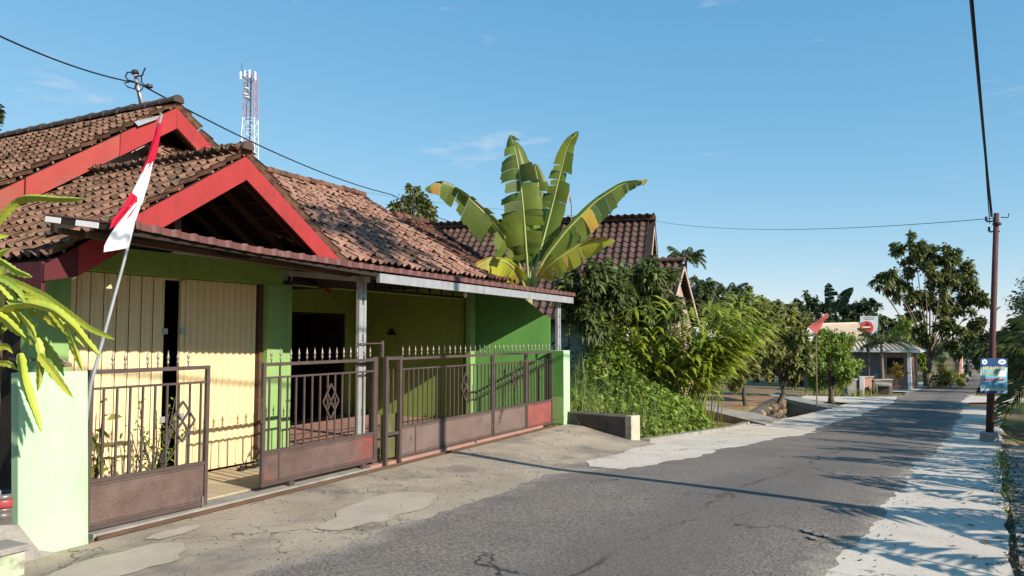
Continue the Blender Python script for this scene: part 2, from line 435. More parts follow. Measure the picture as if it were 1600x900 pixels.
asph = ribbon('road', Xn, AR(Xn) + wob(Xn, .045, 1, .9) + wob(Xn, .012, 11, 7), AL(Xn) + wob(Xn, .07, 2, .8) + wob(Xn, .014, 12, 6), .012, M['asphalt'], 26)
tag(asph, kind='structure')
# dust drifted over the edges and worn tracks: driven by the distance from the road's edge
me = asph.data; nv_ = len(me.vertices); b_n = 28
av = np.zeros(nv_, np.float32)
tt_ = np.concatenate([[0], np.linspace(0, 1, 26), [1]])
av[:] = np.tile(tt_, nv_ // b_n)
at = me.attributes.new('across', 'FLOAT', 'POINT'); at.data.foreach_set('value', av)
def dress_asphalt(m):
    t = m.node_tree; N = t.nodes; L = t.links; p = N['Principled BSDF']
    col = p.inputs['Base Color'].links[0].from_socket
    a = N.new('ShaderNodeAttribute'); a.attribute_name = 'across'
    g = N.new('ShaderNodeNewGeometry')
    def math_(op, x, y=None):
        q = N.new('ShaderNodeMath'); q.operation = op
        for i, v in enumerate((x, y)):
            if v is None: continue
            if isinstance(v, (int, float)): q.inputs[i].default_value = v
            else: L.new(v, q.inputs[i])
        return q.outputs[0]
    def noise(sc, det=6, ro=.65):
        n = N.new('ShaderNodeTexNoise'); n.inputs['Scale'].default_value = sc; n.inputs['Detail'].default_value = det; n.inputs['Roughness'].default_value = ro
        L.new(g.outputs['Position'], n.inputs['Vector']); return n.outputs['Fac']
    def rng(v, x0, x1, y0=0., y1=1.):
        r = N.new('ShaderNodeMapRange')
        for k, q in zip(('From Min', 'From Max', 'To Min', 'To Max'), (x0, x1, y0, y1)): r.inputs[k].default_value = q
        L.new(v, r.inputs['Value']); return r.outputs['Result']
    def mix(f, A, B):
        x = N.new('ShaderNodeMix'); x.data_type = 'RGBA'; L.new(f, x.inputs['Factor'])
        for k, q in (('A', A), ('B', B)):
            if isinstance(q, tuple): x.inputs[k].default_value = q + (1,)
            else: L.new(q, x.inputs[k])
        return x.outputs['Result']
    ac = a.outputs['Fac']
    ed = math_('MINIMUM', ac, math_('SUBTRACT', 1.0, ac))                    # 0 at either edge
    dn = math_('SUBTRACT', noise(2.2), math_('MULTIPLY', ed, 3.2))
    dust = rng(dn, .30, .56)
    fine = rng(noise(38, 4), .42, .60)
    dust = math_('MULTIPLY', dust, math_('ADD', math_('MULTIPLY', fine, .75), .25))
    # smoother tar along the middle and right, rough stone at the left
    tr = rng(math_('ADD', math_('ABSOLUTE', math_('SUBTRACT', ac, .36)), math_('MULTIPLY', noise(.8), .25)), .22, .38, 1.0, 0.0)
    col = mix(math_('MULTIPLY', tr, .55), col, (.13, .118, .108))
    # long joint and hairline cracks
    vo = N.new('ShaderNodeTexVoronoi'); vo.feature = 'DISTANCE_TO_EDGE'; vo.inputs['Scale'].default_value = .55
    ws = N.new('ShaderNodeVectorMath'); ws.operation = 'ADD'
    nn = N.new('ShaderNodeTexNoise'); nn.inputs['Scale'].default_value = 2.0; nn.inputs['Detail'].default_value = 6
    L.new(g.outputs['Position'], nn.inputs['Vector']); L.new(g.outputs['Position'], ws.inputs[0]); L.new(nn.outputs['Color'], ws.inputs[1]); L.new(ws.outputs[0], vo.inputs['Vector'])
    crack = math_('MULTIPLY', rng(vo.outputs['Distance'], .004, .014, 1.0, 0.0), rng(noise(.5), .50, .60))
    jl = rng(math_('ABSOLUTE', math_('SUBTRACT', ac, math_('ADD', .40, math_('MULTIPLY', noise(1.5), .03)))), .003, .010, .7, 0.0)
    crack = math_('MAXIMUM', crack, math_('MULTIPLY', jl, rng(noise(.7), .42, .55)))
    col = mix(crack, col, (.045, .04, .036))
    col = mix(dust, col, (.42, .36, .29))
    st = rng(noise(.35, 3), .56, .70)
    col = mix(math_('MULTIPLY', st, .45), col, (.08, .075, .072))
    L.new(col, p.inputs['Base Color'])
dress_asphalt(M['asphalt'])
def add_cracks(m, sc, colr, lo=.5, hi=.6, w=(.003, .010), seed=0.0):
    t = m.node_tree; N = t.nodes; L = t.links; p = N['Principled BSDF']
    col = p.inputs['Base Color'].links[0].from_socket
    g = N.new('ShaderNodeNewGeometry'); nn = N.new('ShaderNodeTexNoise'); nn.inputs['Scale'].default_value = 2.4; nn.inputs['Detail'].default_value = 7
    ws = N.new('ShaderNodeVectorMath'); ws.operation = 'ADD'; vo = N.new('ShaderNodeTexVoronoi'); vo.feature = 'DISTANCE_TO_EDGE'; vo.inputs['Scale'].default_value = sc
    L.new(g.outputs['Position'], nn.inputs['Vector']); L.new(g.outputs['Position'], ws.inputs[0]); L.new(nn.outputs['Color'], ws.inputs[1]); L.new(ws.outputs[0], vo.inputs['Vector'])
    r = N.new('ShaderNodeMapRange')
    for k, q in zip(('From Min', 'From Max', 'To Min', 'To Max'), (w[0], w[1], 1., 0.)): r.inputs[k].default_value = q
    L.new(vo.outputs['Distance'], r.inputs['Value'])
    n2 = N.new('ShaderNodeTexNoise'); n2.inputs['Scale'].default_value = .9; L.new(g.outputs['Position'], n2.inputs['Vector'])
    r2 = N.new('ShaderNodeMapRange'); r2.inputs['From Min'].default_value = lo; r2.inputs['From Max'].default_value = hi; L.new(n2.outputs['Fac'], r2.inputs['Value'])
    ml = N.new('ShaderNodeMath'); ml.operation = 'MULTIPLY'; L.new(r.outputs['Result'], ml.inputs[0]); L.new(r2.outputs['Result'], ml.inputs[1])
    x = N.new('ShaderNodeMix'); x.data_type = 'RGBA'; L.new(ml.outputs[0], x.inputs['Factor']); L.new(col, x.inputs['A']); x.inputs['B'].default_value = colr + (1,)
    L.new(x.outputs['Result'], p.inputs['Base Color'])
def add_streaks(m, colr, amt, sc=(9, 9, .7), lo=.52, hi=.72):
    # rain streaks and grime with a shape of their own
    t = m.node_tree; N = t.nodes; L = t.links; p = N['Principled BSDF']
    col = p.inputs['Base Color'].links[0].from_socket
    g = N.new('ShaderNodeNewGeometry'); mp = N.new('ShaderNodeMapping'); mp.inputs['Scale'].default_value = sc
    n = N.new('ShaderNodeTexNoise'); n.inputs['Scale'].default_value = 1.0; n.inputs['Detail'].default_value = 8; n.inputs['Roughness'].default_value = .7
    L.new(g.outputs['Position'], mp.inputs['Vector']); L.new(mp.outputs['Vector'], n.inputs['Vector'])
    r = N.new('ShaderNodeMapRange'); r.inputs['From Min'].default_value = lo; r.inputs['From Max'].default_value = hi; r.inputs['To Max'].default_value = amt
    L.new(n.outputs['Fac'], r.inputs['Value'])
    x = N.new('ShaderNodeMix'); x.data_type = 'RGBA'; L.new(r.outputs['Result'], x.inputs['Factor']); L.new(col, x.inputs['A']); x.inputs['B'].default_value = colr + (1,)
    L.new(x.outputs['Result'], p.inputs['Base Color'])
add_streaks(M['red'], (.16, .03, .028), .6, (5, 5, 2.0), .50, .70)
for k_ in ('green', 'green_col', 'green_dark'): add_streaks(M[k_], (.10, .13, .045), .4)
add_streaks(M['shutter'], (.45, .34, .17), .35, (14, 14, .5), .54, .74)
add_streaks(M['steel'], (.20, .15, .11), .5, (8, 8, 2))
add_cracks(M['apron'], .9, (.09, .075, .06), .38, .48)
add_cracks(M['pale_concrete'], .5, (.2, .17, .14), .45, .55, (.002, .008))
# left: apron before the gates, then the pale strip with a kerb
Xa = np.arange(-12, 12.95, .3)
ap = ribbon('concrete_apron', Xa, AL(Xa) - .5, np.full_like(Xa, 5.70), 0, M['apron'], 10)
me = ap.data
co = np.zeros(len(me.vertices) * 3, np.float32); me.vertices.foreach_get('co', co); co = co.reshape(-1, 3)
t = np.clip((co[:, 1] - 4.0) / 1.4, 0, 1)
skirt = co[:, 2] < zr(co[:, 0]) - .02
co[:, 2] = np.where(skirt, co[:, 2], zr(co[:, 0]) * (1 - t) + .004 * t)
me.vertices.foreach_set('co', co.ravel()); me.update()
tag(ap, kind='structure')
Xs = np.arange(9.2, 36.6, .25)
YLs = np.interp(Xs, [9.2, 10.2, 11.5, 12.6, 13.2, 22, 23, 26, 31, 36.5], [3.7, 4.35, 4.62, 4.5, 4.33, 4.25, 4.1, 3.55, 3.05, 2.6]) + wob(Xs, .05, 9, 1.6) * (Xs < 12.4)
ls = ribbon('roadside_concrete', Xs, AL(Xs) - .4, YLs, .0055, M['pale_concrete'], 5)
tag(ls, kind='structure')
# right shoulder, two pours with a joint of earth and litter between them
Xr = np.concatenate([np.arange(-12, 2, .5), np.arange(2, 36, .2)])
E1 = lambda X: np.interp(X, [-12, 6, 14.3, 21, 36], [.35, -.50, -1.06, -1.62, -2.75])
rs = ribbon('shoulder_concrete', Xr, E1(Xr) + wob(Xr, .02, 4, 2), AR(Xr) + .4, .0, M['pale_concrete'], 5)
tag(rs, kind='structure')
Xq = np.arange(-12, 20.2, .2)
M['slab_brown'] = mat('stained_concrete', (.40, .345, .27), (.29, .25, .20), 1.5, rough=.97, c3=(.14, .115, .085), s3=2.2, t3=(.52, .66), bump=.5, bscale=18, fine=.2, fscale=60)
r2 = ribbon('edge_slab', Xq, E1(Xq) - .62, E1(Xq) - .05, -.012, M['slab_brown'], 4)
tag(r2, kind='structure')
Yl = np.arange(-.5, 30, .4)                                # lane leaving to the left and its counterpart on the right
def lane(name, Y, X0, X1, off, m):
    T = np.linspace(0, 1, 7)[None, :]
    Xg = X0[:, None] * (1 - T) + X1[:, None] * T
    Yg = np.repeat(Y[:, None], 7, 1)
    Pm = np.stack([Xg, Yg, zr(Xg) + off], -1)
    a, b = Pm.shape[:2]
    ii, jj = np.meshgrid(np.arange(a - 1), np.arange(b - 1), indexing='ij')
    fc = np.stack([ii * b + jj, (ii + 1) * b + jj, (ii + 1) * b + jj + 1, ii * b + jj + 1], -1).reshape(-1, 4)
    return tag(link(name, np_mesh(name, Pm.reshape(-1, 3), fc, m)), kind='structure')
lane('side_lane', np.arange(1.0, 5.4, .4), 36.0 - 1.8 * np.exp(-(np.arange(1.0, 5.4, .4) - 1.0) / 1.2), 40.0 + 2.5 * np.exp(-(np.arange(1.0, 5.4, .4) - 1.0) / 1.5), .006, M['pale_concrete'])
Yq = np.arange(-30, -1.2, .4)
lane('right_lane', Yq, 40.5 - 2.0 * np.exp((Yq + 1.6) / 1.0), 45.0 + 2.5 * np.exp((Yq + 1.6) / 1.0), .006, M['pale_concrete'])
Xk = np.arange(48, 120, 1.0)
tag(ribbon('verge_concrete', Xk, AL(Xk) - .3, AL(Xk) + 1.1, .004, M['pale_concrete'], 3), kind='structure')

def blob_sheet(name, c, rx, ry, rot, off, m, parent, seed, n=44, zf=None):
    r = np.random.default_rng(seed)
    ph = r.uniform(0, 6.28, 9)
    vs = [(0, 0)]
    for k in range(n):
        a = 2 * math.pi * k / n
        q = 1 + sum(.16 / (j ** .7 + .3) * math.sin((j + 1) * a + ph[j]) for j in range(9)) * .8
        vs.append((rx * q * math.cos(a), ry * q * math.sin(a)))
    ca, sa = math.cos(rot), math.sin(rot)
    V = []
    for x, y in vs:
        X = c[0] + x * ca - y * sa; Y = c[1] + x * sa + y * ca
        V.append((X, Y, (zr(X) if zf is None else zf(X, Y)) + off))
    mb = MB().add(V, [(0, 1 + k, 1 + (k + 1) % n) for k in range(n)])
    return mb.build(name, m, parent)
def apz(X, Y):
    t = min(max((Y - 4.0) / 1.4, 0), 1); return zr(X) * (1 - t) + .004 * t
M['patch'] = mat('repair_concrete', (.455, .385, .30), (.375, .315, .245), 2.4, rough=.97, c3=(.34, .30, .25), s3=1.6, t3=(.58, .74), bump=.25, bscale=30, fine=.1)
blob_sheet('patch', PZ(600, 802, 0), .72, .34, .1, .007, M['patch'], ap, 3, zf=apz)
blob_sheet('patch', PZ(225, 878, 0), .5, .28, .2, .007, M['patch'], ap, 4, zf=apz)
blob_sheet('patch', PZ(455, 745, 0), .55, .10, .05, .007, M['patch'], ap, 8, zf=apz)
blob_sheet('patch', PZ(270, 832, 0), .22, .10, .1, .007, M['patch'], ap, 6, zf=apz)
M['paint_worn'] = mat('worn_road_paint', (.27, .245, .225), (.19, .17, .155), 22, .4, .55, rough=.9, bump=.4)
for x0, x1, y0 in ((1258, 1274, 831), (1274, 1289, 836), (1288, 1302, 838), (1268, 1282, 842)):      # faded painted mark
    a = PZ(x0, y0, .02); b = PZ(x1, y0 + 1, .02)
    mb = MB().add([a, b, b + np.array((.10, .05, 0)), a + np.array((.10, .05, 0))], [(0, 1, 2, 3)])
    mb.build('faded_mark', M['paint_worn'], asph)

yx = np.arange(25.7, 36.2, .3); yy_ = np.arange(5.2, 9.4, .3)
YX, YY = np.meshgrid(yx, yy_, indexing='ij'); YZ = gz(YX, YY) + .014 + .02 * np.sin(YX * 5.1) * np.sin(YY * 4.3)
yb_ = len(yy_); ii, jj = np.meshgrid(np.arange(len(yx) - 1), np.arange(yb_ - 1), indexing='ij')
tag(link('yard_soil', np_mesh('yard_soil', np.stack([YX, YY, YZ], -1).reshape(-1, 3), np.stack([ii * yb_ + jj, (ii + 1) * yb_ + jj, (ii + 1) * yb_ + jj + 1, ii * yb_ + jj + 1], -1).reshape(-1, 4), M['dirt'], True)), kind='structure')
# kerb along the ditch, culvert slabs, retaining wall, stub wall by the gate
mb = MB()
for X in np.arange(13.2, 21.9, .9):
    mb.add([(X, 4.22, zr(X) - .5), (X + .88, 4.22, zr(X + .88) - .5), (X + .88, 4.42, zr(X + .88) - .5), (X, 4.42, zr(X) - .5),
            (X, 4.22, zr(X) + .07), (X + .88, 4.22, zr(X + .88) + .07), (X + .88, 4.42, zr(X + .88) + .06), (X, 4.42, zr(X) + .06)],
           [(0, 3, 2, 1), (4, 5, 6, 7), (0, 1, 5, 4), (1, 2, 6, 5), (2, 3, 7, 6), (3, 0, 4, 7)])
k = mb.build('kerb', M['concrete'], bevel=.015); tag(k, kind='structure')
for nm, n0, n1, f0, f1, ya, yb, lab in (('culvert_slab', 21.95, 24.3, 25.6, 28.4, 3.75, 7.0, 'grey concrete slab bridging the ditch just past the overgrown grass'),
                        ('culvert_slab', 31.1, 33.2, 34.6, 37.2, 2.95, 5.8, 'concrete slab ramp bridging the ditch beyond the dark pit')):
    mb = MB(); ks = np.linspace(0, 1, 7); v = []
    for k in ks:
        Y = ya + (yb - ya) * k
        for X in (n0 + (f0 - n0) * k, n1 + (f1 - n1) * k):
            h = .03 + .24 * k
            v += [(X, Y, zr(X) + h - .22), (X, Y, zr(X) + h)]
    f = [(0, 1, 3, 2), (24, 26, 27, 25)]
    for i in range(6):
        o_ = i * 4; f += [(o_ + 1, o_ + 5, o_ + 7, o_ + 3), (o_, o_ + 2, o_ + 6, o_ + 4), (o_, o_ + 4, o_ + 5, o_ + 1), (o_ + 2, o_ + 3, o_ + 7, o_ + 6)]
    o = mb.add(v, f).build(nm, M['concrete']); tag(o, lab, 'slab', 'slabs over the roadside ditch')
# retaining wall of the pit: rough stones
rw = thing('retaining_wall', 'rough earth and stone retaining wall around the dark roadside pit', 'wall', (28.7, 4.9, zr(28.7)))
mb = MB((28.7, 4.9, zr(28.7)))
mb.box((25.6, 4.85, zr(28.5) - 1.2), (32.6, 5.15, zr(28.5) + .20)); mb.build('core', M['concrete_dark'], rw)
r = random.Random(4)
for i in range(26):
    for j in range(3):
        X = 25.8 + i * .26 + r.uniform(-.05, .05); Z = zr(28.5) - .66 + j * .33 + r.uniform(-.06, .06)
        s = r.uniform(.11, .19)
        mb = MB((28.7, 4.9, zr(28.7)))
        prof = [(s * .4, -s * .8), (s, -s * .3), (s * .95, s * .35), (s * .4, s * .8)]
        mb.lathe(prof, (X, 4.83, Z), 7); mb.build('stone', M['concrete_dark'] if r.random() < .6 else M['dirt'], rw, True)
# small stones, dry leaves and litter on the shoulder joint and verge: uncountable debris
mb = MB(); r = random.Random(9)
def pebble(mb, x, y, z, s):
    a = r.uniform(0, 6.28)
    vs = [(x + s * math.cos(a + k * 2.09) * r.uniform(.6, 1.2), y + s * math.sin(a + k * 2.09) * r.uniform(.6, 1.2), z) for k in range(3)]
    vs.append((x, y, z + s * r.uniform(.4, .9)))
    mb.add(vs, [(0, 1, 3), (1, 2, 3), (2, 0, 3)])
for i in range(1500):
    X = 2 + 18 * r.random() ** 1.2; Y = E1(X) + r.gauss(-.03, .09); pebble(mb, X, Y, zr(X) - .012, r.uniform(.008, .035))
for i in range(900):
    X = r.uniform(2, 18); side = r.random()
    Y = AR(X) + r.gauss(-.08, .16) if side < .5 else AL(X) + r.gauss(.15, .3)
    pebble(mb, X, Y, zr(X) + .004, r.uniform(.004, .014))
for i in range(500):
    X = r.uniform(3, 12.5); Y = r.uniform(3.9, 5.6); pebble(mb, X, Y, apz(X, Y) + .002, r.uniform(.003, .012))
o = mb.build('gravel_litter', M['concrete_dark']); tag(o, 'loose stones and litter along the road edges', kind='stuff')
o = MB()
for i in range(420):
    X = 2 + 18 * r.random(); Y = E1(X) + r.gauss(-.25, .28); s = r.uniform(.02, .055); a = r.uniform(0, 6.28)
    z = zr(X) + .004
    v = [(X + s * math.cos(a), Y + s * math.sin(a), z), (X + .35 * s * math.cos(a + 1.57), Y + .35 * s * math.sin(a + 1.57), z + .01),
         (X - s * math.cos(a), Y - s * math.sin(a), z + r.uniform(0, .02)), (X + .35 * s * math.cos(a - 1.57), Y + .35 * s * math.sin(a - 1.57), z + .008)]
    o.add(v, [(0, 1, 2, 3)])
M['dry_leaf'] = mat('dry_leaf', (.16, .09, .04), (.09, .055, .03), 9, rough=.9, rnd=.3)
tag(o.build('fallen_leaves', M['dry_leaf']), 'dry fallen leaves on the right shoulder', kind='stuff')
sw = MB()
a = np.array((13.0, 5.86)); b = np.array((12.62, 4.45)); n_ = np.array((.966, -.26)) * .26
zb = -.45
v = [(a[0], a[1], zb), (b[0], b[1], zb), (b[0] + n_[0], b[1] + n_[1], zb), (a[0] + n_[0], a[1] + n_[1], zb)]
v += [(x, y, z) for (x, y, _), z in zip(v, (.22, .22, .22, .22))]
stw = thing('stub_wall', 'low mossy concrete stub wall between green gate pillar and roadside weeds', 'wall', (12.8, 5.1, -.2))
sw = MB((12.8, 5.1, -.2)).add(v, [(0, 3, 2, 1), (4, 5, 6, 7), (0, 1, 5, 4), (1, 2, 6, 5), (2, 3, 7, 6), (3, 0, 4, 7)])
sw.build('wall', M['concrete_dark'], stw, bevel=.02)
M['pale_plaster'] = mat('sunlit_flaking_plaster', (.56, .50, .38), (.42, .37, .28), 6, rough=.95, c3=(.22, .2, .15), s3=4, t3=(.55, .7), bump=.4)  # wall end made pale: sunlight on it is put into the colour
e = MB((12.8, 5.1, -.2)); d_ = np.array((-.26, -.966)) * .10
e.prism([(b[0] + d_[0] * -.3, b[1] + d_[1] * -.3, zb), (b[0] + n_[0] + d_[0] * -.3 + .012, b[1] + n_[1] + d_[1] * -.3, zb), (b[0] + n_[0] + d_[0] * -.3 + .012, b[1] + n_[1] + d_[1] * -.3, .235), (b[0] + d_[0] * -.3, b[1] + d_[1] * -.3, .235)], (d_[0] * 1.2, d_[1] * 1.2, 0))
e.build('sunlit_end_block', M['pale_plaster'], stw)
# ------------------------------------------------------------------ roof tiles
def tile_mesh(name, wd, ln, m, amp=.034, n=9):
    """S-profiled clay tile: x across, y up the slope from its lower end, z off the roof; closed lower lip"""
    vs = []; fs = []
    xs = [wd * 1.12 * (i / (n - 1) - .5) for i in range(n)]
    pz = [amp * math.cos(2 * math.pi * (i / (n - 1))) for i in range(n)]
    for y, dz in ((0, .036), (ln * 1.12, .0)):
        for x, z in zip(xs, pz): vs.append((x, y, z + dz))
    for x, z in zip(xs, pz): vs.append((x, .002, z + .024))
    for i in range(n - 1):
        fs.append((i, i + 1, n + i + 1, n + i)); fs.append((2 * n + i, 2 * n + i + 1, i + 1, i))
    return MB().add(vs, fs).mesh(name, m, False)
def frame(o, u, v):
    u = Vector(u).normalized(); v = Vector(v).normalized(); n = u.cross(v)
    return Matrix(((u.x, v.x, n.x, o[0]), (u.y, v.y, n.y, o[1]), (u.z, v.z, n.z, o[2]), (0, 0, 0, 1)))
def lay_tiles(parent, rel, me, o, u, v, nu, nv, wd, ln, lim, seed, inside=None, jit=1.0, stuff_name='roof_tile_field', maxn=0, mat2=None):
    """lays nu x nv tiles from corner o; the 'maxn' with the smallest camera distance are objects, the rest one mesh"""
    r = random.Random(seed)
    U = Vector(u).normalized(); V = Vector(v).normalized(); Nn = U.cross(V)
    cells = []
    for j in range(nv):
        for i in range(nu):
            p = Vector(o) + U * ((i + .5) * wd) + V * (j * ln)
            if inside is not None and not inside(p): continue
            cells.append((i, j, p))
    cells.sort(key=lambda c: (c[2] - Vector(EYE)).length)
    rest = []
    for k, (i, j, p) in enumerate(cells):
        a = r.gauss(0, .012) * jit; b = r.gauss(0, .02) * jit; c = r.gauss(0, .018) * jit
        m = frame(p + Nn * r.gauss(.0, .003) * jit + V * r.gauss(0, .007) * jit, U, V) @ Matrix.Rotation(a, 4, 'Z') @ Matrix.Rotation(b, 4, 'X') @ Matrix.Rotation(c, 4, 'Y')
        m = Matrix.Translation(-Vector(rel)) @ m
        if k < maxn: link('roof_tile', me, parent, m)
        else: rest.append(np.array(m))
    if rest:
        V0 = np.array([tuple(q.co) + (1,) for q in me.vertices]); F0 = np.array([tuple(q.vertices) for q in me.polygons])
        Vv = np.concatenate([(m @ V0.T).T[:, :3] for m in rest]); Ff = np.concatenate([F0 + len(V0) * k for k in range(len(rest))])
        ob = link(stuff_name, np_mesh(stuff_name, Vv, Ff, mat2 or me.materials[0]), parent); ob['kind'] = 'stuff'
def ridge_caps(parent, rel, a, b, n, m, rad=.085, seed=1):
    a = np.array(a, float); b = np.array(b, float); r = random.Random(seed)
    d = (b - a) / n
    s = np.cross(d, (0, 0, 1)); s /= np.linalg.norm(s); u = np.cross(s, d / np.linalg.norm(d))
    for i in range(n):
        p = a + d * i; q = p + d * 1.12; mb = MB(rel); vs = []
        r0, r1 = rad * r.uniform(1.02, 1.16), rad * r.uniform(.86, .95)
        lift = np.array((0, 0, r.uniform(0, .012)))
        for e, rr in ((p, r0), (p + (q - p) * .15, r0 * 1.02), (p + (q - p) * .2, r0 * .93), (q, r1)):
            for k in range(9):
                t = math.pi * (k / 8 * 1.2 - .1)
                vs.append(e + lift + s * rr * math.cos(t) + u * rr * math.sin(t) * .95)
        fs = [(i_ * 9 + k, i_ * 9 + k + 1, (i_ + 1) * 9 + k + 1, (i_ + 1) * 9 + k) for i_ in range(3) for k in range(8)]
        fs.append(tuple(range(8, -1, -1))); fs.append(tuple(range(27, 36)))
        mb.add(vs, fs).build('ridge_cap', m, parent)

# ------------------------------------------------------------------ the green house
HO = (8.0, 7.4, 0.0)
house = thing('green_house', 'green single storey house with cream shutters, red gable boards and clay tile roofs', 'house', HO)
def hp(): return MB(HO)
# walls
XL, XC, XR = 4.32, 7.47, 12.36
hp().box((XC, 7.4, 0), (7.71, 7.55, 2.62)).build('porch_wall', M['green_col'], house)
BY = 10.2
wl = hp()
wl.box((7.5, BY, 0), (10.62, BY + .15, 2.62)); wl.box((12.13, BY, 0), (XR, BY + .15, 2.62)); wl.box((10.62, BY, 2.05), (12.13, BY + .15, 2.62))
wl.build('back_wall', M['green'], house)
hp().box((XR, 7.56, 0), (XR + .14, BY + .15, 2.62)).build('porch_side_wall', M['green'], house)
hp().box((XC, 7.4, 2.28), (12.19, 7.5, 2.30)).build('porch_beam', M['green'], house)
hp().box((XL, 7.32, 0), (4.62, 7.6, 2.26)).build('column', M['green_col'], house)
hp().box((7.2, 7.32, 0), (XC, 7.6, 2.26)).build('column', M['green_col'], house)
hp().box((XL, 7.335, 2.26), (XC, 7.6, 2.52)).build('lintel', M['green'], house)
hp().box((12.19, 7.30, 0), (XR, 7.395, 2.6)).build('pilaster', M['green_col'], house)
# side wall with its falling top
sw0 = np.array((12.363, 7.55)); sw1 = np.array((12.80, 5.98))
prof = [(0, 2.60), (.28, 2.60), (.48, 2.50), (.66, 2.34), (.82, 2.14), (.93, 1.99), (1.0, 1.93)]
poly = [(sw0[0], sw0[1], 0)] + [(*(sw0 + (sw1 - sw0) * t), z) for t, z in prof] + [(sw1[0], sw1[1], 0)]
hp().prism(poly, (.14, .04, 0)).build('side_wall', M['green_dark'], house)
# rooms behind, unlit
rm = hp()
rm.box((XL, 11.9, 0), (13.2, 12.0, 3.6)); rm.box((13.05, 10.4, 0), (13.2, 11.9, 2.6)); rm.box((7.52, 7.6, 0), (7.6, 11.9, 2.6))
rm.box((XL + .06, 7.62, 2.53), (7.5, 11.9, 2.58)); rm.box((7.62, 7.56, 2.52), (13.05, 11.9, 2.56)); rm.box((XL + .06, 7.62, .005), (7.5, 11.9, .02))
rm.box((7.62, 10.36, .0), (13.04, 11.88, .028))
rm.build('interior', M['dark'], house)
# left side: near-black boards stand in for the darkness of an opening; a window
for k in range(24):
    y0 = 7.62 + k * .17
    hp().box((XL, y0, 0), (XL + .05, y0 + .16, 2.28)).build('board', M['wood_dark'], house)
wn = hp().box((XL - .03, 7.9, 1.0), (XL - .002, 8.8, 1.95)).build('window_frame', M['wood_dark'], house)
M['glass'] = mat('window_glass', (.03, .04, .05), None, rough=.12, spec=.6)
MB(HO).box((XL - .04, 7.98, 1.06), (XL - .031, 8.36, 1.89)).box((XL - .04, 8.42, 1.06), (XL - .031, 8.74, 1.89)).build('pane', M['glass'], wn)
# door leaf standing open inside, frame
fr = hp(); fr.box((10.62, BY + .02, .04), (10.67, BY + .1, 2.05)); fr.box((12.08, BY + .02, .04), (12.13, BY + .1, 2.05)); fr.box((10.67, BY + .02, 2.0), (12.08, BY + .1, 2.05))
fr.build('door_frame', M['wood_dark'], house)
hp().box((10.60, BY + .16, .05), (10.64, BY + .9, 2.0)).build('door_leaf', M['wood_dark'], house)
hp().box((12.11, BY + .16, .05), (12.15, BY + .9, 2.0)).build('door_leaf', M['wood_dark'], house)
# vent strip under the canopy
vf = hp(); vf.box((XC + .02, 7.375, 2.29), (12.16, 7.397, 2.325)); vf.box((XC + .02, 7.375, 2.43), (12.16, 7.397, 2.465))
for k in range(13): vf.box((7.62 + k * .37, 7.379, 2.325), (7.655 + k * .37, 7.396, 2.43))
vf.build('vent_frame', M['black_metal'], house)
# triangular plaque on the wall, light bulb
hp().prism([(XR - .004, 9.33, 1.62), (XR - .004, 9.10, 1.62), (XR - .004, 9.215, 1.76)], (-.02, 0, 0)).build('triangle_plaque', M['black_metal'], house)
# porch floor and shop floor: individual tiles on a slab
M['floor_pink'] = mat('pink_floor_tile', (.42, .24, .19), (.36, .20, .16), 4, rough=.45, spec=.4, rnd=.1, c3=(.28, .17, .13), s3=2, t3=(.6, .8))
M['floor_buff'] = mat('buff_floor_tile', (.46, .37, .25), (.40, .32, .21), 4, rough=.8, rnd=.1, c3=(.28, .22, .15), s3=1.5, t3=(.58, .76), fine=.1)
hp().box((XC + .03, 5.9, -.08), (XR - .01, 10.19, .03)).build('porch_slab', M['floor_pink'], house)
pf = house.children[-1]
mp_ = hp().box((0, 0, 0), (.292, .292, .012)).mesh('floor_tile', M['floor_pink'])
for v in mp_.vertices: v.co = v.co + Vector(HO)
for i in range(16):
    for j in range(13):
        link('floor_tile', mp_, pf, Matrix.Translation(Vector((XC + .04 + i * .3, 6.28 + j * .3, .032)) - Vector(HO)))
hp().box((3.95, 5.86, -.1), (XC + .02, 7.31, .02)).build('shop_floor', M['concrete'], house)
sf = house.children[-1]
mp_ = hp().box((0, 0, 0), (.292, .292, .014)).mesh('floor_tile', M['floor_buff'])
for v in mp_.vertices: v.co = v.co + Vector(HO)
for i in range(11):
    for j in range(4):
        link('floor_tile', mp_, sf, Matrix.Translation(Vector((3.99 + i * .3, 6.10 + j * .3, .022)) - Vector(HO)))
# folding shutters: each slat folded
def slat(x0, x1, fold, z0=.05, z1=2.25, nm='slat', par=None, yy=7.47):
    n = 7
    vs = []
    for z in (z0, z1):
        for k in range(n + 1):
            t = k / n
            y = yy - fold * math.sin(math.pi * t) + .0035 * (1 if k % 2 else -1)
            vs.append((x0 + (x1 - x0 - .003) * t, y, z))
    fs = [(k, k + 1, n + 2 + k, n + 1 + k) for k in range(n)]
    mb = hp().add(vs, fs)
    return mb.build(nm, M['shutter'], par)
shl = hp().box((4.63, 7.50, 2.235), (7.19, 7.56, 2.258)).build('shutter_left', M['shutter'], house)
xs = np.linspace(4.63, 5.80, 9)
for a, b in zip(xs[:-1], xs[1:]): slat(a, b, .030, par=shl)
shr = hp().box((5.99, 7.44, .03), (7.19, 7.5, .048)).build('shutter_right', M['shutter'], house)
xs = np.linspace(6.04, 7.14, 13)
for i, (a, b) in enumerate(zip(xs[:-1], xs[1:])): slat(a, b, .040, par=shr)
hp().box((7.15, 7.40, .05), (7.197, 7.5, 2.25)).build('shutter_jamb', M['wood'], house)
hp().box((5.98, 7.43, .05), (6.03, 7.47, 2.23)).build('shutter_stile', M['shutter'], house)
